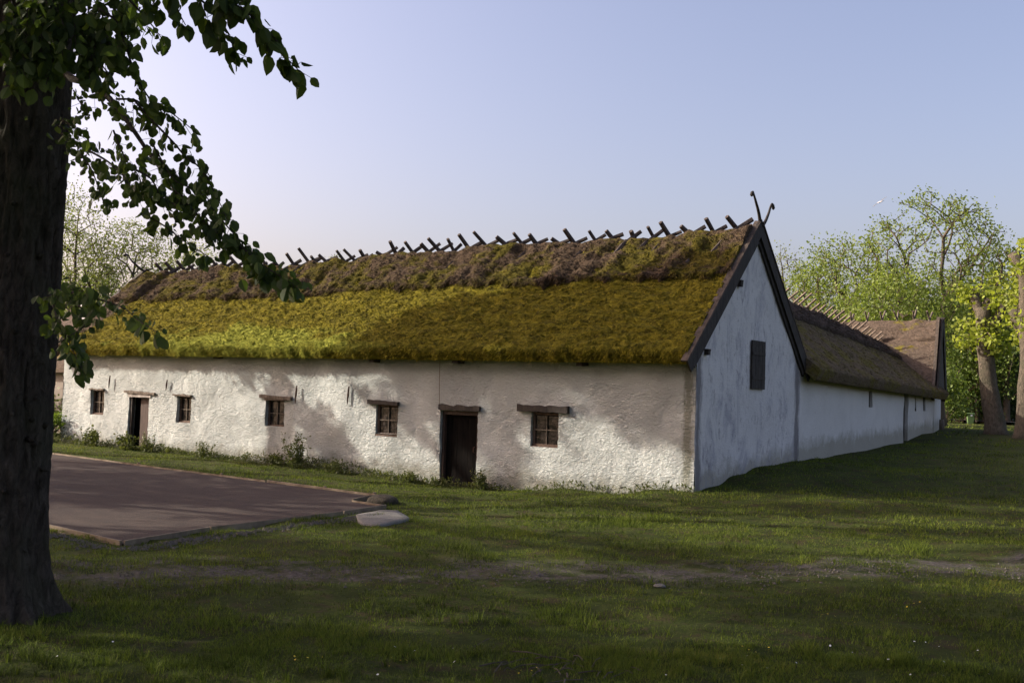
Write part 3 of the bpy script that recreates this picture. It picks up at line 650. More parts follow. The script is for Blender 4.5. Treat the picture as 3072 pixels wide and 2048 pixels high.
# ------------------------------------------------------------------ house on the left
house = empty('low_house', (-29, 3, -.1), 'low brown-rendered house with a white chimney, behind the far end of the barn', 'house')
m = MB(); wall_panel(m, (-40, 1.3), (-24.0, 1.3), -.6, lambda s: 2.35, [], .2, .4, .03, 25); wall_panel(m, (-24.0, 1.3), (-24.0, 7), -.6, lambda s: 2.3, [], .2, .5, .02, 26); m.build('wall', MAT['plaster_old'], house, True)
m = MB(); Th, Nh, Sh = loft(m, (-40,1.0,2.1), (-23.7,1.0,2.1), (-38,4.6,4.05), (-25.2,4.6,4.45), .22, 90, 24, .03, .04, 81, frag=.05)
loft(m, (-40,8.2,2.1), (-23.7,8.2,2.1), (-38,4.6,4.05), (-25.2,4.6,4.45), .22, 40, 8, .03, .04, 82); m.build('roof', MAT['thatch3'], house, True)
m = MB(); m.box((-28.0, 4.2, 4.0), .62, .62, 1.5); ch = m.build('chimney', MAT['plaster_wing'], house); m = MB(); m.box((-28.0, 4.2, 4.78), .70, .70, .07); m.build('chimney_cap', MAT['plaster_wing'], ch)

# ------------------------------------------------------------------ trees
def leaves(P, size, r, down=.3, k=4, aspect=.62, flat=.0):
    """quads (n,4,3) leaf shapes at P"""
    n = len(P); d = r.normal(size=(n, 3)); d[:, 2] -= down*2; d = norm(d); s = norm(np.cross(d, r.normal(size=(n, 3))+np.array([0, 0, flat])))
    L = (size*r.uniform(.6, 1.3, n))[:, None]; w = L*aspect
    return np.stack([P, P+d*L*.5+s*w*.5, P+d*L, P+d*L*.5-s*w*.5], 1)
def tree(name, label, cat, base, th, blobs, nclu, per, lsize, lmat, bmat, trad, group=None, seed=1, lean=(0, 0), clus=.45, minr=.012, shell=.55, splay=1.0, droop=.0, dark=True):
    r = np.random.default_rng(seed); base = np.array(base, float)
    root = empty(name, tuple(base), label, cat, group)
    # targets in union of ellipsoids (cx,cy,cz relative to base, rx,ry,rz)
    B = np.array(blobs, float); vol = B[:, 3]*B[:, 4]*B[:, 5]; ch = r.choice(len(B), nclu, p=vol/vol.sum())
    u = norm(r.normal(size=(nclu, 3))); rr = r.random(nclu)**(1/3); rr = shell*np.maximum(rr, r.random(nclu)**.25)+(1-shell)*rr
    rr *= 1+.12*fbm(u*2.2+seed, 2, seed)
    T = base+B[ch, :3]+u*rr[:, None]*B[ch, 3:]
    top = base+np.array([lean[0], lean[1], th]); zc = B[:, 2].max()
    nodes = [base+(top-base)*t for t in np.linspace(0, 1, 8)]; par = [-1]+list(range(7)); 
    cx = base+np.average(B[:, :3], axis=0, weights=vol)
    lead = cx+(0, 0, B[0, 5]*.45) if True else cx
    for t in np.linspace(.15, 1, 6): nodes.append(top+(lead-top)*t+r.normal(0, .03*th, 3)*(1, 1, 0)); par.append(len(nodes)-2)
    pl_ = [0.0]
    for i in range(1, len(nodes)): pl_.append(pl_[par[i]]+np.linalg.norm(nodes[i]-nodes[par[i]]))
    order = np.argsort(np.linalg.norm(T-top, axis=1)); first = 6; leafnode = []
    NN = np.array(nodes); PL = np.array(pl_)
    for i in order:
        t = T[i]; D = np.linalg.norm(NN[first:]-t, axis=1); dz = np.maximum(0, NN[first:, 2]-t[2])
        c = D+.35*PL[first:]+dz*.8; j = int(np.argmin(c))+first; a = NN[j]; dist = D[j-first]
        k = max(1, int(dist/(.9 if th > 3 else .5))); prev = j; pts = []
        mid_ = (a+t)/2+r.normal(0, .10*dist, 3)+(0, 0, .08*dist)
        for q in range(1, k+1):
            s = q/k; p = a*(1-s)**2+2*mid_*s*(1-s)+t*s*s; pts.append(p)
        for p in pts:
            par.append(prev); pl_.append(pl_[prev]+np.linalg.norm(p-nodes[prev])); nodes.append(p); prev = len(nodes)-1
        NN = np.array(nodes); PL = np.array(pl_); leafnode.append(prev)
    n = len(nodes); area = np.zeros(n)
    for i in leafnode: area[i] += 1
    for i in range(n-1, 0, -1): area[par[i]] += area[i]
    rad = trad*(np.maximum(area, .5)/max(area[0], 1))**.5; rad = np.maximum(rad, minr)
    hts = (NN[:, 2]-base[2]); fl = np.where(np.arange(n) < 8, 1+.55*np.exp(-hts/.45), 1); rad = rad*fl
    m = MB(); m.tube(NN[:8]-np.array([0, 0, .15])*(np.arange(8) == 0)[:, None], rad[:8]*1.0, 12, rough=.14, seed=seed); tk = m.build('trunk', MAT[bmat], root, True)
    m = MB()
    for i in range(8, n):
        a, b = NN[par[i]], NN[i]; ra = min(rad[par[i]], rad[i]*1.35); m.tube([a, b], [ra, rad[i]], 5 if rad[i] > .03 else 3, cap=False)
    m.build('branches', MAT[bmat], root, True)
    tips = NN[leafnode]; P = np.repeat(tips, per, axis=0)+r.normal(0, clus, (len(tips)*per, 3))*(1, 1, .75)
    poly_mesh('crown', leaves(P, lsize, r, droop), 4, MAT[lmat], root)
    return root

def leaf10(P, D, S, L, r):
    """ovate leaves as two 5-gons sharing a midrib; returns (n*2,5,3)"""
    w = L*.36; N = norm(np.cross(D, S)); fold = r.uniform(.1, .5, len(P))[:, None]; cur = r.uniform(-.1, .3, len(P))[:, None]
    def pt(t, sd, ww): return P+D*L*t+S*w*sd*ww+N*(w*ww*fold*abs(sd)) - N*L*cur*t*t
    out = []
    for sd in (-1, 1): out.append(np.stack([pt(0, 0, 0), pt(.18, sd, .72), pt(.45, sd, 1.0), pt(.78, sd, .62), pt(1.0, 0, 0)], 1))
    return np.concatenate(out, 0)
# ---- big tree in the left foreground, with hanging branches
fg = empty('linden_tree', (.31, -14.38, -.17), 'large dark tree at the left edge with leafy branches hanging before the sky', 'tree')
m = MB(); hz = np.concatenate([np.linspace(-.35, .9, 26), np.linspace(.95, 7, 110), np.linspace(7.3, 11, 12)])
P = np.stack([.195+.055*np.clip(hz, 0, 20)-.0*hz, -14.38-.025*hz, hz], -1); rad = .375-.012*np.clip(hz, 0, 20)+.13*np.exp(-(hz+.2)/.30)
m.tube(P, rad, 150, rough=.0, seed=3)
V_ = m.v[0]; cxy = np.stack([.195+.055*np.clip(V_[:, 2], 0, 20), -14.38-.025*V_[:, 2]], -1); dn = V_[:, :2]-cxy; al_ = dn/np.linalg.norm(dn, axis=1, keepdims=True)
q3 = np.stack([al_[:, 0]*7, al_[:, 1]*7, V_[:, 2]*3.2], -1); q4 = np.stack([al_[:, 0]*1.6, al_[:, 1]*1.6, V_[:, 2]*.8], -1)
ang_ = np.arctan2(al_[:, 1], al_[:, 0]); fur = .12*np.exp(-np.clip(V_[:, 2]+.15, 0, 9)/.16)*np.clip(np.cos(ang_*5+np.sin(ang_*2)*1.5), 0, 1)**2-np.abs(fbm(q3, 3, 5))*.085+fbm(q4, 3, 8)*.05+.012; V_[:, :2] += al_*fur[:, None]
rr = np.random.default_rng(5)
for k in range(110):                                  # burrs and stub twigs up the side
    a = rr.uniform(0, 6.28); z = rr.uniform(0, 7); R0 = .38-.014*z
    c = np.array([.195+.055*z+math.cos(a)*R0, -14.38-.025*z+math.sin(a)*R0, z]); d = norm(np.array([math.cos(a), math.sin(a), rr.uniform(-.5, .6)])); q = rr.uniform(.02, .06)
    m.tube([c-d*.03, c+d*q*.5, c+d*q], [.03, .016, .003], 5)
m.build('trunk', MAT['bark'], fg, True)
def v2s(p): return (p[0]*1.3061, p[1]*1.3061)
def c2s(p): return (p[0]/2.352, p[1]/2.352)
CH = []  # (points in photo px, depth0, depth1, width px, leaves, size)
def chain(pts, d0, d1, w, n, s, r0=.008, conv=c2s): CH.append(([conv(p) for p in pts], d0, d1, w, int(n*1.2), s*.92, r0))
chain([(1450,-120),(1600,0),(1750,90),(1850,180),(1950,280),(2010,400),(2090,480),(2130,520)], 5.2, 5.6, 22, 46, .105)
chain([(1300,-100),(1430,10),(1530,110),(1600,210),(1650,340),(1690,430)], 5.2, 5.6, 24, 34, .105)
chain([(1100,-150),(1230,-20),(1260,90),(1310,180)], 5.6, 5.7, 14, 10, .10)
chain([(850,-60),(960,50),(1030,130),(1090,200),(1140,270)], 5.8, 6.0, 20, 22, .09)
chain([(1450,-100),(1650,-30),(1730,20)], 5.2, 5.4, 30, 20, .10)
chain([(1000,-80),(1080,0),(1090,60)], 5.5, 5.6, 20, 14, .10)
chain([(700,60),(830,150),(880,300),(920,430),(970,560),(1040,680),(1120,770),(1200,790),(1280,850),(1400,950)], 6.2, 6.4, 18, 74, .085)
chain([(440,500),(510,560),(600,580),(720,640),(830,760),(930,900),(1050,1080),(1180,1260),(1290,1440),(1400,1560)], 8.6, 6.6, 26, 70, .085, .035)
chain([(940,700),(1080,860),(1230,1010),(1300,1100),(1400,1170),(1450,1240),(1500,1330),(1560,1450),(1610,1560)], 6.8, 6.4, 20, 64, .082)
chain([(430,940),(520,1000),(620,1060),(750,1130),(860,1220),(920,1310),(960,1390)], 8.4, 6.9, 32, 90, .085, .012)
chain([(560,1080),(640,1180),(680,1280),(710,1380),(740,1440)], 7.6, 7.2, 20, 32, .085)
chain([(520,640),(560,720),(610,760),(620,830)], 7.8, 7.6, 20, 24, .07)
chain([(420,840),(500,880),(560,940)], 8.0, 7.8, 35, 34, .075)
chain([(560,350),(640,400),(730,470),(770,540),(790,600)], 7.0, 6.8, 25, 40, .08)
chain([(540,180),(640,250),(750,330),(850,410)], 7.2, 7.0, 30, 56, .08)
chain([(800,920),(850,1050),(900,1150),(990,1250),(1010,1380)], 7.0, 6.9, 22, 34, .08)
chain([(960,1200),(1060,1250),(1120,1350),(1080,1440)], 6.9, 6.8, 28, 34, .08)
chain([(1000,1050),(1100,1100),(1180,1180),(1260,1250),(1290,1300)], 6.8, 6.7, 18, 22, .08)
chain([(820,700),(950,700),(1040,760),(1060,850)], 7.0, 6.9, 24, 30, .08)
chain([(1100,1380),(1200,1420),(1280,1480)], 6.8, 6.6, 28, 22, .08)
chain([(250,200),(150,60)], 8.0, 6.5, 20, 0, .09, .05)
chain([(560,570),(590,600),(630,625),(660,645),(680,655)], 6.5, 6.3, 22, 46, .105, .006, v2s)
chain([(400,430),(440,480),(500,540),(560,570)], 6.8, 6.5, 26, 62, .092, .012, v2s)
chain([(330,490),(380,520),(430,560),(480,590)], 6.9, 6.7, 18, 40, .085, .006, v2s)
chain([(480,470),(530,530),(590,590),(600,630)], 6.7, 6.4, 22, 40, .095, .006, v2s)
chain([(350,330),(400,420),(470,440),(500,500),(530,560)], 6.7, 6.6, 16, 40, .085, .006, v2s)
chain([(115,740),(160,665),(220,685),(285,705),(320,738),(360,762)], 8.5, 6.4, 20, 62, .105, .010, v2s)
chain([(120,700),(140,750),(165,800),(190,850)], 7.6, 7.0, 24, 56, .105, .006, v2s)
chain([(100,690),(150,660),(190,670)], 8.0, 7.4, 26, 42, .105, .006, v2s)
chain([(180,700),(210,740),(130,790)], 7.4, 7.2, 28, 30, .105, .006, v2s)
for q in range(26):                                   # dense leafy shoots before the upper trunk
    x0, y0 = rr.uniform(-60, 300), rr.uniform(-80, 120); dx, dy = rr.uniform(-40, 60), rr.uniform(60, 190)
    if y0+dy > 330-0.9*max(0, x0+dx-60): dy *= .4
    chain([(x0, y0), (x0+dx*.4, y0+dy*.5), (x0+dx, y0+dy)], 6.6, 6.2, 26, 30, .10, .005, v2s)
LP, LD, LS, LL = [], [], [], []
tw = MB()
for pts, d0, d1, w, n, s, r0 in CH:
    pts = np.array(pts); k = len(pts); seg = np.linspace(d0, d1, k)
    Pw = np.array([at(p[0], p[1], d) for p, d in zip(pts, seg)])
    t = np.linspace(0, k-1, k*4); fine = np.stack([np.interp(t, np.arange(k), Pw[:, c]) for c in range(3)], -1)
    for _ in range(2): fine[1:-1] = (fine[:-2]+2*fine[1:-1]+fine[2:])/4
    tw.tube(fine, np.linspace(r0, .0025, len(fine)), 6 if r0 > .01 else 4)
    if not n: continue
    u = (np.arange(n)+rr.random(n))/n; u = u*.98+.02 if r0 < .02 else .18+.82*u; ti = u*(len(fine)-1); i = np.minimum(ti.astype(int), len(fine)-2); f = (ti-i)[:, None]
    B = fine[i]*(1-f)+fine[i+1]*f; dirn = norm(fine[i+1]-fine[i]); mpx = (d0+(d1-d0)*u)/FPX
    off = rr.normal(0, 1, (n, 3))*(w*.72*mpx)[:, None]; off[:, 2] -= np.abs(rr.normal(0, .5, n))*w*mpx*.6
    A = B+off
    for a, b in zip(B[::2], A[::2]): tw.tube([a, b], [.002, .0015], 3, cap=False)
    side = np.cross(dirn, (0, 0, 1.)); sg = np.where(rr.random(n) < .5, -1, 1)[:, None]
    D = norm(dirn*.5+side*sg*.6+np.array([0, 0, -1.0])+rr.normal(0, .38, (n, 3)))
    face = norm(np.array(CM[:, 2])*rr.uniform(.2, 1, n)[:, None]+rr.normal(0, .55, (n, 3))+np.array([0, 0, .3]))
    S = norm(np.cross(D, face)); LP.append(A); LD.append(D); LS.append(S); LL.append((s*rr.uniform(.45, 1.25, n)))
# the rest of the crown, above and behind the picture
nc = 560; C0 = np.array([3.4, -14.6, 8.2]); u = norm(rr.normal(size=(nc, 3))); cc = C0+u*(rr.random(nc)**.4)[:, None]*np.array([7.0, 6.0, 3.4])
keep = []
for c in cc:
    q = CM.T @ (c-CP); ok = True
    if -q[2] > .3:
        py = 1024+FPX*(q[1]/q[2]); px = 1536-FPX*q[0]/q[2]
        if py > -700 and px > -200 and px < 3600: ok = False
    keep.append(ok)
cc = cc[np.array(keep)]
for c in cc:
    tr_ = np.array([.31+.055*6.5, -14.5, 5.6+1.5*rr.random()]); mid_ = (tr_+c)/2+(0, 0, .5); tw.tube([tr_, mid_, c], [.05, .03, .01], 5, cap=False)
    n = 46; A = c+rr.normal(0, .42, (n, 3)); D = norm(rr.normal(0, .6, (n, 3))+np.array([0, 0, -.8])); S = norm(np.cross(D, rr.normal(size=(n, 3))))
    LP.append(A); LD.append(D); LS.append(S); LL.append(.17*rr.uniform(.7, 1.2, n))
tw.build('branches', MAT['bark'], fg, True)
LP, LD, LS, LL = map(np.concatenate, (LP, LD, LS, LL))
poly_mesh('crown', leaf10(LP, LD, LS, LL[:, None], rr), 5, MAT['leaf_fg'], fg)

def G(x, y): return (x, y, gz1(x, y))
# trees beyond the picture's left edge that shade the yard, the wall and the lawn
def offtree(x, y, h, rx, nclu, per, seed, label, ls=.22, cz=None):
    return tree('linden_tree', label, 'tree', G(x, y), 3.0, [(0, 0, h*.62, rx, rx, h*.36)], nclu, per, ls, 'leaf_mid', 'bark3', .38, seed=seed, clus=.38 if nclu < 80 else .45, group='trees along the left side of the yard')
OL = 'broad leafy tree outside the left side of the yard'
OFF = [(-20.5,-15.5,20,4.9,78,150,12),(-15.4,-23.3,17,5.6,260,120,13),(-11.0,-29,17,5.6,230,100,14),(-7,-35,17,5.5,160,60,15)]
for x, y, h, rx, nc_, pr, sd in OFF: offtree(x, y, h, rx, nc_, pr, sd, OL)
def qb(dq, z, r, rz): return (.454*dq, -.891*dq, z, r, r, rz)          # crown lobe offset across the sun's path
tree('linden_tree', 'tallest tree of several crown lobes outside the left side of the yard', 'tree', G(-23.1, -9.1), 8.5,
     [qb(*v, v[2]*1.0) for v in ((-1.16,12.13,.6),(-1.1,12.9,.8),(-.56,13.7,.95),(-.05,14.57,1.),(.57,15.29,1.),(1.02,15.96,1.),(1.45,16.59,1.),(.63,17.3,.7),(2.31,15.9,.9),(1.92,15.27,.8),(1.3,14.67,.7),(2.27,14.84,.6),(1.9,14.56,.7),(1.41,13.98,.6),(2.01,14.16,.5),(-1.04,11.5,.5),(-.67,11.52,.45),(.01,12.47,.4),(.53,12.68,.4),(-1.23,10.18,.35),(-.1,11.08,.4),(-2.68,8.73,.35),(-2.32,8.47,.4))],
     640, 80, .25, 'leaf_mid', 'bark3', .22, seed=17, clus=.22, shell=.2, group='trees along the left side of the yard')
tree('linden_tree', 'low spreading tree outside the left side of the yard', 'tree', G(-22.3, -10.6), 2.5,
     [(0, 0, 5.4, 2.5, 2.5, 2.2), (1.7, -3.0, 6.4, 2.8, 2.8, 2.8)], 130, 50, .24, 'leaf_mid', 'bark3', .26, seed=18, clus=.5, shell=.3, group='trees along the left side of the yard')
# pollard whose trunk throws the upright shadow on the wall
def pollard(base, h, r, label, seed, shoots=14, group='pollarded trunks', stubs=3, leafy=1.6, lean=(0, 0), forks=None, lsz=.17):
    q = np.random.default_rng(seed); base = np.array(base, float); root = empty('pollard_tree', tuple(base), label, 'tree', group)
    m = MB(); t = np.linspace(0, 1, 16); P = base+np.stack([lean[0]*t+.06*np.sin(t*5+seed), lean[1]*t, -.2+t*(h+.2)], -1)
    rd = r*(1-.22*t)+r*.55*np.exp(-t*h/.4); m.tube(P, rd, 18, rough=.22, seed=seed)
    ends = []
    for k in range(stubs):
        a = q.uniform(0, 6.28) if forks is None else forks[k][0]; zz = q.uniform(.6, .98) if forks is None else forks[k][1]; L = q.uniform(.5, 1.3) if forks is None else forks[k][2]
        b = base+np.array([lean[0]*zz, lean[1]*zz, h*zz]); e = b+np.array([math.cos(a)*L*.55, math.sin(a)*L*.55, L*.85])
        m.tube([b-(0, 0, .25), (b+e)/2+(math.cos(a)*.1, math.sin(a)*.1, 0), e], [r*.72, r*.55, r*.52], 12, rough=.25, seed=seed+k); ends.append(e)
    ends.append(P[-1]); m.build('trunk', MAT['bark2'], root, True)
    sm = MB(); LPp = []
    for k in range(shoots):
        e = ends[k % len(ends)] if q.random() < .35 else P[q.integers(8, 15)]+np.array([0, 0, 0]); a = q.uniform(0, 6.28); L = q.uniform(.5, 1.5)
        tip = e+np.array([math.cos(a)*L, math.sin(a)*L, q.uniform(-.3, .6)*L]); sm.tube([e, (e+tip)/2+(0, 0, .15), tip], [.025, .018, .008], 4, cap=False)
        n = int(34*leafy); tt = q.uniform(.3, 1.05, n)[:, None]; LPp.append(e+(tip-e)*tt+q.normal(0, .17, (n, 3)))
    sm.build('shoots', MAT['bark3'], root)
    poly_mesh('crown', leaves(np.concatenate(LPp), lsz, q, .35, aspect=.9, flat=1), 4, MAT['leaf_poll'], root)
    return root
pollard(G(-21.2, -4.55), 7.4, .30, 'pollarded trunk standing by the yard beyond the left edge', 31, 6, stubs=1, group=None)
def gdep(px, dd, dz=0):                    # ground point on a photo column at a depth
    p = at(px, 1200, dd); return (p[0], p[1], gz1(p[0], p[1])+dz)
PA, PB = gdep(2985, 41.5), gdep(3082, 39.0)
pollard(PA, 5.1, .36, 'pollarded trunk with yellow-green shoots, the left of the two at the right edge', 33, 22, stubs=3, lean=(-.5, 0), forks=[(2.6, .97, .8), (.3, .8, 1.3), (1.2, .95, .7)], leafy=2.2)
pollard(PB, 6.6, .40, 'burred pollarded trunk cut by the right edge of the picture', 37, 30, stubs=4, forks=[(3.0, .62, 1.0), (2.9, .95, 1.0), (0.2, .8, 1.2), (1.4, .98, .8)], leafy=2.2)
# background trees, right
def bt(px, dd, top_px, label, nclu, per, ls, lm, seed, blobs=None, th=None, tr=.3, clus=.5, name='broadleaf_tree', cat='tree', group=None, width=None, shell=.55, bark_='bark3', lean=(0, 0), low=.25, minr=.015, droop=0):
    b = gdep(px, dd); hgt = (1024+ (top_px*0) ); z = at(px, top_px, dd)[2]-b[2]; w = width*dd/FPX
    if blobs is None: c0 = z*(low+1)/2; blobs = [(0, 0, c0, w, w, z*(1-low)/2)]
    return tree(name, label, cat, b, th or z*low*1.1, blobs, nclu, per, ls, lm, bark_, tr, seed=seed, clus=clus, group=group, shell=shell, lean=lean, minr=minr, droop=droop)
bt(2815, 62, 548, 'tall airy maple in young leaf rising above the black boarded gable', 600, 20, .18, 'leaf_maple', 101, th=4.2, tr=.36, clus=.27, width=1, name='maple_tree', shell=.75,
   blobs=[(-.2,0,9.9,4.5,4.3,4.4),(3.1,0,8.4,3.0,3,2.7),(-3.2,0,7.6,2.2,2.6,2.2)], minr=.022)
bt(2560, 66, 690, 'light green tree left of the tall maple, above the brown thatch', 420, 22, .18, 'leaf_maple', 102, width=190, tr=.28, clus=.4, low=.2, name='maple_tree')
bt(2450, 70, 745, 'small light green tree close to the barn gable, above the stakes', 300, 24, .18, 'leaf_maple', 103, width=110, tr=.2, clus=.4, low=.15, name='maple_tree')
bt(2700, 58, 800, 'rounded bright green tree in front of the tall maple', 330, 36, .19, 'leaf_maple', 104, width=190, tr=.22, clus=.45, low=.2, name='maple_tree')
bt(2345, 75, 728, 'nearly bare young tree just right of the barn gable peak', 240, 7, .16, 'leaf_sparse', 105, width=75, tr=.16, clus=.3, low=.3, name='young_tree', shell=.3)
bt(2905, 99, 830, 'dark green tree behind the left pollard, full crown', 360, 40, .30, 'leaf_mid', 106, width=120, tr=.3, clus=.6, low=.1)
bt(3020, 98, 780, 'dark tree at the right edge behind the pollards', 300, 30, .30, 'leaf_mid', 107, width=150, tr=.3, clus=.6, low=.15)
# dark wood behind, trunks visible underneath
for i, (px, dd, tp, w) in enumerate(((2830,112,900,150),(2930,118,880,150),(3040,115,870,160),(2760,120,930,150),(3130,110,850,170),(2640,125,930,170),(2520,125,940,150),(2400,120,960,140))):
    bt(px, dd, tp, ['tall dark tree in the wood beyond the bin','deep green wood tree behind the bin and the pollards','dark wood tree beyond the car','dark crown in the wood behind the maple','dark wood tree past the right pollard','dense dark crown behind the far barn ridge','dark crown low behind the wing roof','dark crown just beside the gable behind the wing stakes'][i], 260, 40, .45, 'leaf_dark', 110+i, width=w, tr=.28, clus=.9, low=.12, group='trees of the wood behind', name='wood_tree')
for i, (px, dd) in enumerate(((2893,84),(2905,85),(2915,82),(2935,80),(2926,88),(2948,83),(2870,88))):
    b = gdep(px, dd+20); root = empty('slender_tree', b, ['slender pale trunk at the left of the group behind the bin','second slender trunk behind the bin, leaning a little','pale slender trunk right behind the bin','slender forked trunk between the bin and the left pollard','thin trunk farthest back behind the bin','slender trunk close to the left pollard','slender trunk in the shade left of the bin'][i], 'tree', 'slender trunks behind the bin')
    m = MB(); q = np.random.default_rng(200+i); t = np.linspace(0, 1, 7); Hh = q.uniform(6, 8); P = np.array(b)+np.stack([q.normal(0, .3)*t+.1*np.sin(t*4+i), 0*t, -.2+t*Hh], -1); m.tube(P, np.linspace(.26, .13, 7), 9, rough=.2, seed=i)
    m.tube([P[3], P[3]+(q.choice([-1, 1])*.7, 0, 1.6), P[3]+(q.choice([-1, 1])*1.0, .2, 3.2)], [.10, .08, .05], 6); m.build('trunk', MAT['bark2'], root, True)
    Pn = np.repeat(P[-2:], 160, 0)+q.normal(0, 1.1, (320, 3)); poly_mesh('crown', leaves(Pn, .35, q), 4, MAT['leaf_mid'], root)
def bush(px, dd, hgt, w, label, seed, lm='leaf_mid', n=1500, ls=.2, loc=None, name='bush'):
    b = gdep(px, dd) if loc is None else G(*loc); q = np.random.default_rng(seed); root = empty(name, b, label, 'bush')
    k = 16; cen = np.array(b)+np.stack([q.normal(0, w*.35, k), q.normal(0, w*.3, k), q.uniform(.25, .85, k)*hgt], -1)
    m = MB()
    for c in cen: m.tube([np.array(b)+(0, 0, -.05), (np.array(b)+c)/2+(0, 0, .1), c], [.03, .02, .01], 4, cap=False)
    m.build('stems', MAT['bark3'], root)
    P = np.repeat(cen, n//k, 0)+q.normal(0, 1, (n//k*k, 3))*(w*.17, w*.17, hgt*.13); P[:, 2] = np.maximum(P[:, 2], b[2]+.03)
    poly_mesh('foliage', leaves(P, ls, q, .2, aspect=.8), 4, MAT[lm], root); return root
bush(2850, 97, 3.0, 3.6, 'large leafy bush beside the far barn corner, left of the bin', 301, n=2600, ls=.24)
bush(2880, 103, 4.6, 4.5, 'taller dark bush behind the leafy one, left of the bin', 302, 'leaf_dark', 2600, .3)
bush(2958, 101, 2.6, 4.0, 'low dark bush between the bin and the left pollard', 303, 'leaf_dark', 2000, .28)
bush(3010, 104, 3.2, 3.0, 'dark bush between the two pollards above the car', 304, 'leaf_dark', 1600, .3)
bush(2836, 90, 5.0, 2.6, 'upright bush rising beside the black gable', 305, 'leaf_mid', 1800, .26)
bush(3090, 100, 3.5, 4.0, 'dark bush past the right edge pollard', 306, 'leaf_dark', 1600, .3)
# background trees, left
bt(205, 62, 545, 'pale airy tree nearest the foreground trunk, beyond the barn', 460, 22, .15, 'leaf_sparse', 121, width=150, tr=.22, clus=.32, low=.2, name='young_tree', group='airy trees beyond the barn', shell=.35)
bt(385, 64, 635, 'pale airy tree behind the left end of the barn ridge', 460, 22, .15, 'leaf_sparse', 122, width=150, tr=.22, clus=.32, low=.2, name='young_tree', group='airy trees beyond the barn', shell=.35)
bt(560, 70, 700, 'pale airy tree half hidden by the hanging branch', 280, 22, .15, 'leaf_sparse', 123, width=120, tr=.18, clus=.32, low=.2, name='young_tree', group='airy trees beyond the barn', shell=.35)
bt(90, 66, 560, 'pale airy tree hidden behind the foreground trunk', 280, 22, .15, 'leaf_sparse', 124, width=140, tr=.18, clus=.32, low=.2, name='young_tree', group='airy trees beyond the barn', shell=.35)
bt(270, 78, 800, 'green bushy tree low behind the chimney', 260, 22, .22, 'leaf_mid', 125, width=150, tr=.18, clus=.4, low=.1, name='bushy_tree')
bt(975, 80, 745, 'pale treetop just showing over the middle of the ridge', 160, 8, .16, 'leaf_sparse', 126, width=60, tr=.14, clus=.3, low=.4, name='young_tree', group='airy trees beyond the barn', shell=.35)
bush(0, 0, 1.0, 1.0, 'green bush at the far left corner of the barn', 311, 'leaf_mid', 900, .11, loc=(-23.3, -.25))
bush(0, 0, 1.7, 1.6, 'green bush growing against the brown house wall', 312, 'leaf_mid', 1100, .12, loc=(-25.4, .7))

# ------------------------------------------------------------------ weeds along the wall
def weed(x, y, h, w, n, label, seed, lm='leaf_weed', ls=.06):
    b = np.array(G(x, y)); q = np.random.default_rng(seed); root = empty('weed_clump', tuple(b), label, 'weeds'); m = MB(); LPp = []
    for k in range(n):
        a = q.uniform(0, 6.28); rr_ = q.uniform(0, w*.4); f = b+(math.cos(a)*rr_, -abs(math.sin(a))*rr_*.5, -.04); hh = h*q.uniform(.45, 1.05)
        tip = f+np.array([q.normal(0, .18*hh), q.normal(0, .12*hh), hh]); m.tube([f, (f+tip)/2+q.normal(0, .02, 3), tip], [.006, .005, .003], 4, cap=False)
        t = q.uniform(.15, 1, 22)[:, None]; LPp.append(f+(tip-f)*t+q.normal(0, .022, (22, 3)))
    m.build('stalks', MAT['leaf_weed'], root); poly_mesh('leaves', leaves(np.concatenate(LPp), ls, q, .1, aspect=.55), 4, MAT[lm], root)
weed(-12.0, -.35, .42, .7, 26, 'brownish weed clump under the third window', 401)
weed(-11.1, -.40, .95, 1.1, 44, 'tallest leafy weed clump at the foot of the wall, right of the third window', 402, ls=.065)
weed(-9.8, -.35, .42, 1.0, 30, 'low reddish weeds between the tall clump and the fourth window', 403)
weed(-20.3, -.45, .60, .9, 30, 'round green weed clump between the far window and its door', 404, 'leaf_weed', .09)
weed(-18.5, -.45, .55, .9, 30, 'broad-leaved weeds on the step of the brown door', 405, 'leaf_weed', .10)
weed(-17.5, -.4, .62, .7, 22, 'lanky weeds just right of the brown door', 406)
weed(-5.15, -.30, .48, .6, 26, 'weed clump at the right jamb of the black door', 407)
weed(-7.3, -.30, .34, .8, 24, 'rusty low weeds left of the black door', 408)
weed(-14.9, -.4, .5, .9, 26, 'patch of weeds midway between the second and third windows', 409)
weed(-6.3, -.30, .25, .7, 16, 'thin weeds at the sill of the black door', 410)
q = np.random.default_rng(77); n = 9000; x = q.uniform(-22.8, 0.1, n); dens = .5+.5*fbm(np.stack([x*1.1, 0*x, 0*x], -1), 3, 8); k = q.random(n) < np.where(x > -4.6, .25, dens+.25); x = x[k]; n = len(x)
y = -.06-np.abs(q.normal(0, .16, n)); hh = (.08+.22*np.clip(.5+fbm(np.stack([x*1.6, 0*x, 0*x], -1), 3, 18), 0, 1))*np.where(x > -4.6, .6, 1)*q.random(n)
P = np.stack([x, y, gz(x, y)+hh], -1); A = leaves(P, .075, q, -.4, aspect=.4)
st_ = np.stack([np.stack([x-.003, y, gz(x, y)-.02], -1), np.stack([x+.003, y, gz(x, y)-.02], -1), P+(0, 0, .02), P+(.002, 0, .02)], 1)
tag(poly_mesh('weeds', np.concatenate([A, st_]), 4, MAT['leaf_weed']), 'ragged low weeds along the foot of the whitewashed wall', 'weeds', kind='stuff')

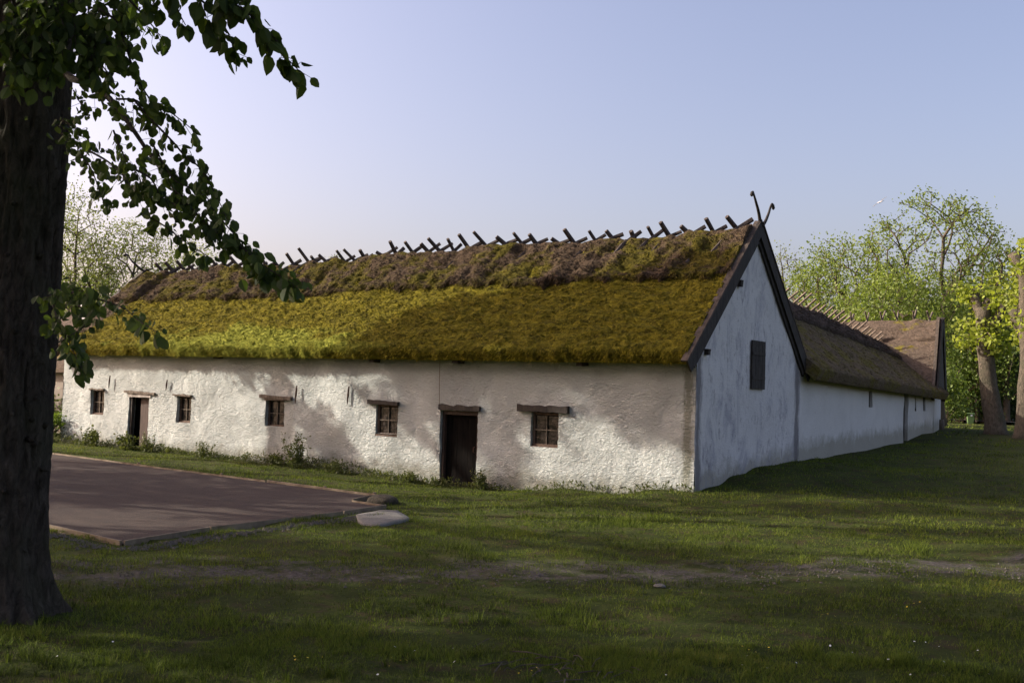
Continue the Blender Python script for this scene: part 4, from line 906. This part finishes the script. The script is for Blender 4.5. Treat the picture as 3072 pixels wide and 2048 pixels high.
# ------------------------------------------------------------------ grass
def in_view(x, y, z=-.1, mx=260, my=200):
    d = np.stack([x, y, 0*x+z], -1)-CP; q = d @ CM; dep = -q[:, 2]
    px = 1536+FPX*q[:, 0]/np.maximum(dep, .1); py = 1024-FPX*q[:, 1]/np.maximum(dep, .1)
    return (dep > 1)&(px > -mx)&(px < 3072+mx)&(py < 2048+my)
def grass(n, dmin, dmax, hgt, wid, seed, p=1.0, tuftp=.0, lean=.5):
    q = np.random.default_rng(seed); d = dmin+(dmax-dmin)*q.random(n)**p; a = R_(35.6)+R_(q.uniform(-33, 33, n)) if False else q.uniform(R_(35.6-30), R_(35.6+30), n)
    x = CP[0]-np.sin(a)*d; y = CP[1]+np.cos(a)*d
    k = in_view(x, y) & ~in_poly(x, y, [(a_+(.06 if a_ > -4 else 0), b_) for a_, b_ in PAD])
    k &= ~((x < .0)&(x > -24)&(y > -.02)&(y < 6)) & ~((y > 5.9)&(x < -.05*(y-5)+.1)&(x > -8)&(y < 31)) & ~((x-.25)**2+(y+14.4)**2 < .38**2)
    x, y = x[k], y[k]; P3 = np.stack([x, y, 0*x], -1)
    w = vnoise(P3*.5, 2)*.7; tq = np.abs(.707*x-.707*y+w-8.6)-.5*(fbm(P3*1.3, 3, 6)); cover = np.clip((tq+.1)/.8, .16, 1)*np.clip(1.25-2.2*np.clip(fbm(P3*2.7, 3, 52), 0, 1), .25, 1)*np.where(fbm(P3*2.2, 2, 61) > .25, 1.6, 1.)
    patch = .55+1.1*fbm(P3*.8, 4, 14); k = q.random(len(x)) < cover*np.clip(patch+.25, .2, 1)
    x, y, P3 = x[k], y[k], P3[k]; n = len(x); cover = cover[k]
    t = np.clip(fbm(P3*1.7, 3, 24), -.4, .8); h = hgt*(.65+.9*t+.35*q.random(n))*(.5+.5*cover)
    tf = vnoise(P3*2.6, 44) > .62; h = np.where(tf, h*(1+tuftp), h)
    z = gz(x, y); a = q.uniform(0, 6.28, n); s = np.stack([np.cos(a), np.sin(a), 0*a], -1)*(wid*q.uniform(.6, 1.3, n))[:, None]
    b = np.stack([x, y, z-.005], -1); lean_ = q.normal(0, lean, (n, 2)); dv = np.concatenate([lean_, np.ones((n, 1))], 1); dv = norm(dv)*h[:, None]
    return np.stack([b-s, b+s, b+dv], 1)
def clumps(n, seed, dmin, dmax, L0, k=24):
    q = np.random.default_rng(seed); d = dmin+(dmax-dmin)*q.random(n); a = q.uniform(R_(35.6-30), R_(35.6+30), n)
    x = CP[0]-np.sin(a)*d; y = CP[1]+np.cos(a)*d; ok = in_view(x, y) & ~in_poly(x, y, PAD) & (y < -.5) & (np.abs(.707*x-.707*y-8.3) > .6) & (vnoise(np.stack([x*.7, y*.7, 0*x], -1), 71) > -.15)
    x, y = np.repeat(x[ok], k), np.repeat(y[ok], k); n = len(x); sz = np.repeat(q.uniform(.5, 1.3, n//k), k); a = q.uniform(0, 6.28, n); r = np.abs(q.normal(0, .035, n))*sz
    bx, by = x+np.cos(a)*r, y+np.sin(a)*r; b = np.stack([bx, by, gz(bx, by)-.005], -1); out = np.stack([np.cos(a), np.sin(a), 0*a], -1); w = np.stack([-np.sin(a), np.cos(a), 0*a], -1)*.0028
    L = (L0*sz*q.uniform(.6, 1.2, n))[:, None]; m1 = b+(out*.35+np.array([0, 0, 1.]))*L*.55; tip = b+out*L*q.uniform(.3, 1.1, n)[:, None]+np.array([0, 0, 1.])*L*q.uniform(.55, .95, n)[:, None]
    return np.concatenate([np.stack([b-w, b+w, m1+w*.7], 1), np.stack([b-w, m1+w*.7, m1-w*.7], 1), np.stack([m1-w*.7, m1+w*.7, tip], 1)])
gr = np.concatenate([clumps(900, 31, 3.6, 10, .11, 22), clumps(900, 32, 8, 18, .10, 14), grass(170000, 3.6, 9, .055, .0028, 1, 1.0, 1.6), grass(170000, 8, 17, .05, .0045, 2, 1.0, 1.1), grass(230000, 16, 40, .055, .008, 3, 1.0, .5), grass(30000, 38, 95, .09, .03, 4, 1.0, .2)])
tag(poly_mesh('grass', gr, 3, MAT['grass']), 'uneven short grass covering the ground round the barn', 'grass', kind='stuff')
# small flowers in the near grass
MAT['daisy'] = simple('white_petal', (.55,.55,.52), (.75,.75,.72), 5, .8, .2, bd=0)
MAT['dandelion'] = simple('yellow_petal', (.45,.34,.03), (.65,.5,.05), 5, .8, .2, bd=0)
q = np.random.default_rng(91)
def flowers(name, pxs, spread, n, mat, label, r=.008):
    V = []
    for px, py in pxs:
        rr_ = ray(px, py); t = (-.15-CP[2])/rr_[2]; c = CP+rr_*t
        for k in range(n):
            x, y = c[0]+q.normal(0, spread), c[1]+q.normal(0, spread); z = gz1(x, y)+q.uniform(.035, .07); a = q.uniform(0, 6.28, 1)[0]; R0 = r*q.uniform(.7, 1.2); til = q.normal(0, .35, 2)
            V += [(x+math.cos(a+j*1.0472)*R0, y+math.sin(a+j*1.0472)*R0, z+(til[0]*math.cos(a+j*1.0472)+til[1]*math.sin(a+j*1.0472))*R0) for j in range(6)]
    return tag(poly_mesh(name, np.array(V), 6, mat), label, 'flowers', kind='stuff')
flowers('daisies', [(2700,1990),(2800,1970),(2790,2030),(2480,1990),(1260,1960),(1240,1990),(2240,2000),(2150,1990),(2900,2010),(2360,1940),(1100,2020),(190,1960),(1500,1850),(1960,2010),(3000,1980),(2750,1880),(2850,1850)], .22, 2, MAT['daisy'], 'tiny white daisies scattered in the near grass')
flowers('dandelions', [(1560,2035),(1580,2020),(1210,1990),(2495,1870),(2715,1830),(920,1985),(2280,1960)], .10, 5, MAT['dandelion'], 'small yellow flowers dotted in the near grass')
# stones, twigs, pebbles
def rock(name, c, r, label, cat, mat='stone', flat=.5, seed=1, group=None, P2=None, h=.1):
    import bmesh
    bm = bmesh.new(); bmesh.ops.create_icosphere(bm, subdivisions=3, radius=1); V = np.array([v.co[:] for v in bm.verts]); F = [[v.index for v in f.verts] for f in bm.faces]; bm.free()
    V = V*(1+.25*fbm(V*1.3+seed*3, 3, seed))[:, None]*np.array([r, r*.8, r*flat])+np.array(c); m = MB(); m.add(V, F); return tag(m.build(name, MAT[mat], None, True), label, cat, group)
# flat slab by the edging
m = MB(); SL = np.array([(-2.62,-7.05),(-2.80,-6.25),(-2.55,-5.98),(-1.62,-6.72),(-1.36,-7.78),(-1.72,-7.86),(-2.15,-7.5)]); c0 = SL.mean(0); SL = c0+(SL-c0)*.9; RG = []
for f, z in ((0, -.13), (.35, -.13), (.7, -.133), (.97, -.138), (1.0, -.155), (1.0, -.32)): 
    ring = []
    for i in range(len(SL)):
        for t in np.linspace(0, 1, 6)[:-1]: p = SL[i]*(1-t)+SL[(i+1) % len(SL)]*t; ring.append([*(c0+(p-c0)*f), z])
    RG.append(ring+[ring[0]])
RG = np.array(RG); RG[..., :2] += .02*np.stack([fbm(RG.reshape(-1, 3)*5, 2, 1), fbm(RG.reshape(-1, 3)*5, 2, 2)], -1).reshape(*RG.shape[:2], 2)*(np.arange(6)[:, None, None] > 0); RG[:, -1] = RG[:, 0]
RG[..., 2] += .012*fbm(RG.reshape(-1, 3)*3, 3, 4).reshape(RG.shape[:2]); RG[0] = RG[0].mean(0); m.grid(RG)
tag(m.build('stone_slab', MAT['stone'], None, True), 'pale flat stone slab in the grass at the corner of the edging', 'slab')
rock('soil_heap', (-3.75, -5.15, -.17), .33, 'small dark heap of earth behind the notched corner of the edging', 'earth heap', 'bark', .42, 7)
rock('stone', (3.95, -9.1, -.14), .07, 'small pale stone lying alone in the grass beyond the worn track', 'stone', 'stone', .35, 9)
q = np.random.default_rng(55); V = []; n = 1500; t = q.random(n)
a = np.array([-2.62,-6.9]); b = np.array([-2.25,-11.55]); e = np.array([-9,-11.3]); X2 = np.where((q.random(n) < .62)[:, None], a+(b-a)*t[:, None]+np.stack([np.abs(q.normal(0, .16, n))+.05, q.normal(0, .1, n)], -1), b+(e-b)*t[:, None]+np.stack([q.normal(0, .1, n), -np.abs(q.normal(0, .14, n))-.04], -1))
oct_ = np.array([(1,0,0),(0,1,0),(-1,0,0),(0,-1,0),(0,0,1)])
pebV = []
z = gz(X2[:, 0], X2[:, 1]); sz = q.uniform(.012, .035, n)
for i in range(n):
    P = oct_*sz[i]*q.uniform(.7, 1.3, 3)+(X2[i, 0], X2[i, 1], z[i]+.004)
    for j in range(4): pebV += [P[j], P[(j+1) % 4], P[4]]
nt_ = 900; xx = q.uniform(-2, 7.5, nt_); yy = xx-12.2+q.normal(0, .45, nt_)-vnoise(np.stack([xx*.5, xx*.5, 0*xx], -1), 2)*0; zz = gz(xx, yy)
for i in range(nt_):
    P = oct_*q.uniform(.006, .022)*q.uniform(.7, 1.3, 3)+(xx[i], yy[i], zz[i]+.003)
    for j in range(4): pebV += [P[j], P[(j+1) % 4], P[4]]
tag(poly_mesh('pebbles', np.array(pebV), 3, MAT['pebble']), 'grey pebbles strewn outside the timber edging and on the track', 'pebbles', kind='stuff')
m = MB()
for k in range(34):
    x, y = 4.85+q.normal(0, .28), -12.62+q.normal(0, .16); z = gz1(x, y)+q.uniform(.01, .04); a = q.uniform(0, 3.14); L = q.uniform(.04, .16); m.tube([(x-math.cos(a)*L, y-math.sin(a)*L, z), (x, y, z+q.uniform(0, .02)), (x+math.cos(a)*L, y+math.sin(a)*L, z)], q.uniform(.002, .006), 4)
tag(m.build('twigs', MAT['stake']), 'loose litter of broken twigs in the near grass', 'twigs', kind='stuff')

# ------------------------------------------------------------------ wheelie bin, lamp, post, car, gull
MAT['bin'] = simple('green_plastic', (.10,.17,.06), (.13,.21,.08), 3, .5, .4, bd=0); MAT['tyre'] = simple('black_rubber', (.01,.01,.01), (.025,.025,.025), 9, .8, .3, bd=0); MAT['paper'] = simple('white_label', (.7,.7,.7), (.8,.8,.8), 3, .6, .3, bd=0)
p = at(2911, 1271, 92.5); bx, by = p[0], p[1]; bz = gz1(bx, by)
B0 = empty('wheelie_bin', (bx, by, bz), 'green wheelie bin with a white sticker on the lawn at the edge of the wood', 'bin')
ang = R_(20); ca, sa = math.cos(ang), math.sin(ang); MT = np.array([[ca, -sa, 0], [sa, ca, 0], [0, 0, 1]])
def bl(x, y, z): return np.array([bx, by, bz])+MT@np.array([x, y, z])
m = MB(); V = [bl(x*w, y*d, z) for z, w, d in ((.07, .22, .24), (.35, .245, .28), (.92, .29, .35)) for x, y in ((-1,-1),(1,-1),(1,1),(-1,1))]
m.add(V, [[3,2,1,0]]+[[r*4+i, r*4+(i+1)%4, r*4+4+(i+1)%4, r*4+4+i] for r in (0, 1) for i in range(4)]+[[8,9,10,11]]); m.box(bl(0, 0, .935), .64, .78, .05, M=MT); m.build('body', MAT['bin'], B0)
m = MB(); m.box(bl(0, -.02, .99), .62, .80, .05, M=MT, taper=.85); m.box(bl(0, .42, .95), .45, .05, .05, M=MT); m.build('lid', MAT['bin'], B0)
for sx in (-1, 1): m = MB(); m.tube([bl(sx*.24, .26, .11), bl(sx*.30, .26, .11)], .11, 14); m.build('wheel', MAT['tyre'], B0)
m = MB(); m.box(bl(.05, -.355, .80), .16, .012, .14, M=MT); m.build('sticker', MAT['paper'], B0)
p = gdep(2824, 45.5); m = MB(); P = np.array(p); m.tube([P+(0, 0, -.15), P+(.02, 0, .2), P+(.01, 0, .42)], [.13, .12, .11], 10, rough=.1); tag(m.build('wooden_stump', MAT['greywood'], None, True), 'short weathered wooden stump at the far barn corner', 'post')
MAT['zinc'] = simple('pale_lamp_metal', (.45,.47,.48), (.6,.62,.63), 4, .4, .5, bd=0, metal=.2)
p = gdep(2922, 104); P = np.array(p); zt = at(2915, 1082, 104)[2]; LR = empty('street_lamp', tuple(P), 'pale street lamp arm showing among the dark trees above the bin', 'street lamp')
m = MB(); m.tube([P, (P[0], P[1], zt-.1)], [.07, .045], 8); m.build('pole', MAT['bark3'], LR)
m = MB(); a0 = at(2921, 1080, 104); a1 = at(2901, 1088, 103.5); m.tube([a0+(0, 0, .0), a0*.6+a1*.4, a1], [.03, .045, .05], 8); m.box(a0*.35+a1*.65, .34, .14, .07, rz=.3, taper=.7); m.build('lamp_head', MAT['zinc'], LR)
# car on the road
MAT['carpaint'] = simple('white_car_paint', (.72,.73,.75), (.78,.79,.8), 1, .25, .5, bd=0); MAT['carglass'] = simple('car_glass', (.02,.02,.025), (.03,.03,.035), 1, .08, .6, bd=0); MAT['chrome'] = simple('wheel_rim_metal', (.5,.5,.5), (.6,.6,.6), 2, .3, .5, bd=0, metal=.8); MAT['lampred'] = simple('red_lamp_plastic', (.35,.02,.02), (.4,.03,.03), 2, .3, .5, bd=0)
cx = at(3022, 1262, 105); cz = gz1(cx[0], cx[1])+.02; ra = R_(200); CT = np.array([[math.cos(ra), -math.sin(ra), 0], [math.sin(ra), math.cos(ra), 0], [0, 0, 1]])
def cl(x, y, z): return np.array([cx[0], cx[1], cz])+CT@np.array([x, y, z])
car = empty('parked_car', (cx[0], cx[1], cz), 'white car half seen between the two pollards, on the road', 'car')
def prism(prof, hw, hw2=None, name='body', mat='carpaint', par=car, zsplit=.95):
    mm = MB(); n = len(prof); V = []
    for s in (-1, 1): V += [cl(x, s*(hw if z < zsplit else (hw2 or hw)), z) for x, z in prof]
    F = [list(range(n))[::-1], [n+i for i in range(n)]]+[[i, (i+1) % n, n+(i+1) % n, n+i] for i in range(n)]; mm.add(V, F); return mm.build(name, MAT[mat], par)
body = prism([(-2.1,.3),(2.1,.3),(2.15,.55),(2.05,.78),(1.1,.93),(-1.85,.98),(-2.1,.85),(-2.15,.5)], .85)
prism([(1.05,.935),(.35,1.36),(.1,1.42),(-1.0,1.42),(-1.3,1.36),(-1.8,.985)], .78, .62, 'cabin', 'carglass'); prism([(.2,1.40),(.05,1.46),(-1.0,1.46),(-1.25,1.38)], .60, .60, 'roof')
for x in (1.3, -1.35):
    for s in (-1, 1):
        mm = MB(); mm.tube([cl(x, s*.70, .31), cl(x, s*.87, .31)], .31, 18); w_ = mm.build('wheel', MAT['tyre'], car); mm = MB(); mm.tube([cl(x, s*.86, .31), cl(x, s*.885, .31)], .19, 14); mm.build('rim', MAT['chrome'], w_)
for s in (-1, 1):
    mm = MB(); mm.box(cl(2.08, s*.62, .66), .12, .30, .14, M=CT); mm.build('headlight', MAT['chrome'], car); mm = MB(); mm.box(cl(-2.09, s*.66, .74), .10, .24, .16, M=CT); mm.build('tail_light', MAT['lampred'], car)
# gull
MAT['feather'] = simple('white_feather', (.4,.4,.42), (.5,.5,.52), 6, .8, .2, bd=0); MAT['wing'] = simple('grey_feather', (.10,.10,.10), (.2,.2,.2), 6, .8, .2, bd=0)
gc = at(2640, 606, 72); gl = empty('gull', tuple(gc), 'white gull gliding on long wings above the trees at the right', 'gull')
rx = CM[:, 0]; ry = CM[:, 1]; fw = -CM[:, 2]; hd = norm(fw*.75-rx*.35+np.array([0, 0, -.1]))
m = MB(); m.tube([gc-hd*.24, gc-hd*.14, gc, gc+hd*.12, gc+hd*.2, gc+hd*.27], [.02, .045, .062, .045, .035, .01], 8); m.build('body', MAT['feather'], gl, True)
for tipx, tipy in ((2618, 621), (2661, 590)):
    tp = at(tipx, tipy, 72); el = gc*.5+tp*.5+ry*(.03)+hd*.04; mm = MB()
    C3 = [(gc, .13), (el, .12), (tp*.8+el*.2, .075), (tp, .015)]; V = []
    for c, w_ in C3: V += [c+hd*w_*.5+ry*.008, c-hd*w_*.5+ry*.006, c-hd*w_*.5-ry*.004, c+hd*w_*.5-ry*.008]
    mm.add(V, [[i*4+j, i*4+(j+1) % 4, i*4+4+(j+1) % 4, i*4+4+j] for i in range(3) for j in range(4)]+[[12, 13, 14, 15]]); mm.build('wing', MAT['wing'], gl)
m = MB(); m.add([gc-hd*.2, gc-hd*.36+rx*.06, gc-hd*.36-rx*.06, gc-hd*.3-ry*.012], [[0, 1, 2], [0, 3, 1], [0, 2, 3], [1, 3, 2]]); m.build('tail', MAT['feather'], gl)

cy = sc.cycles if hasattr(sc, 'cycles') else None
if cy:
    cy.max_bounces = 6; cy.diffuse_bounces = 3; cy.glossy_bounces = 2; cy.transmission_bounces = 3; cy.transparent_max_bounces = 6; cy.caustics_reflective = False; cy.caustics_refractive = False
    cy.use_denoising = True
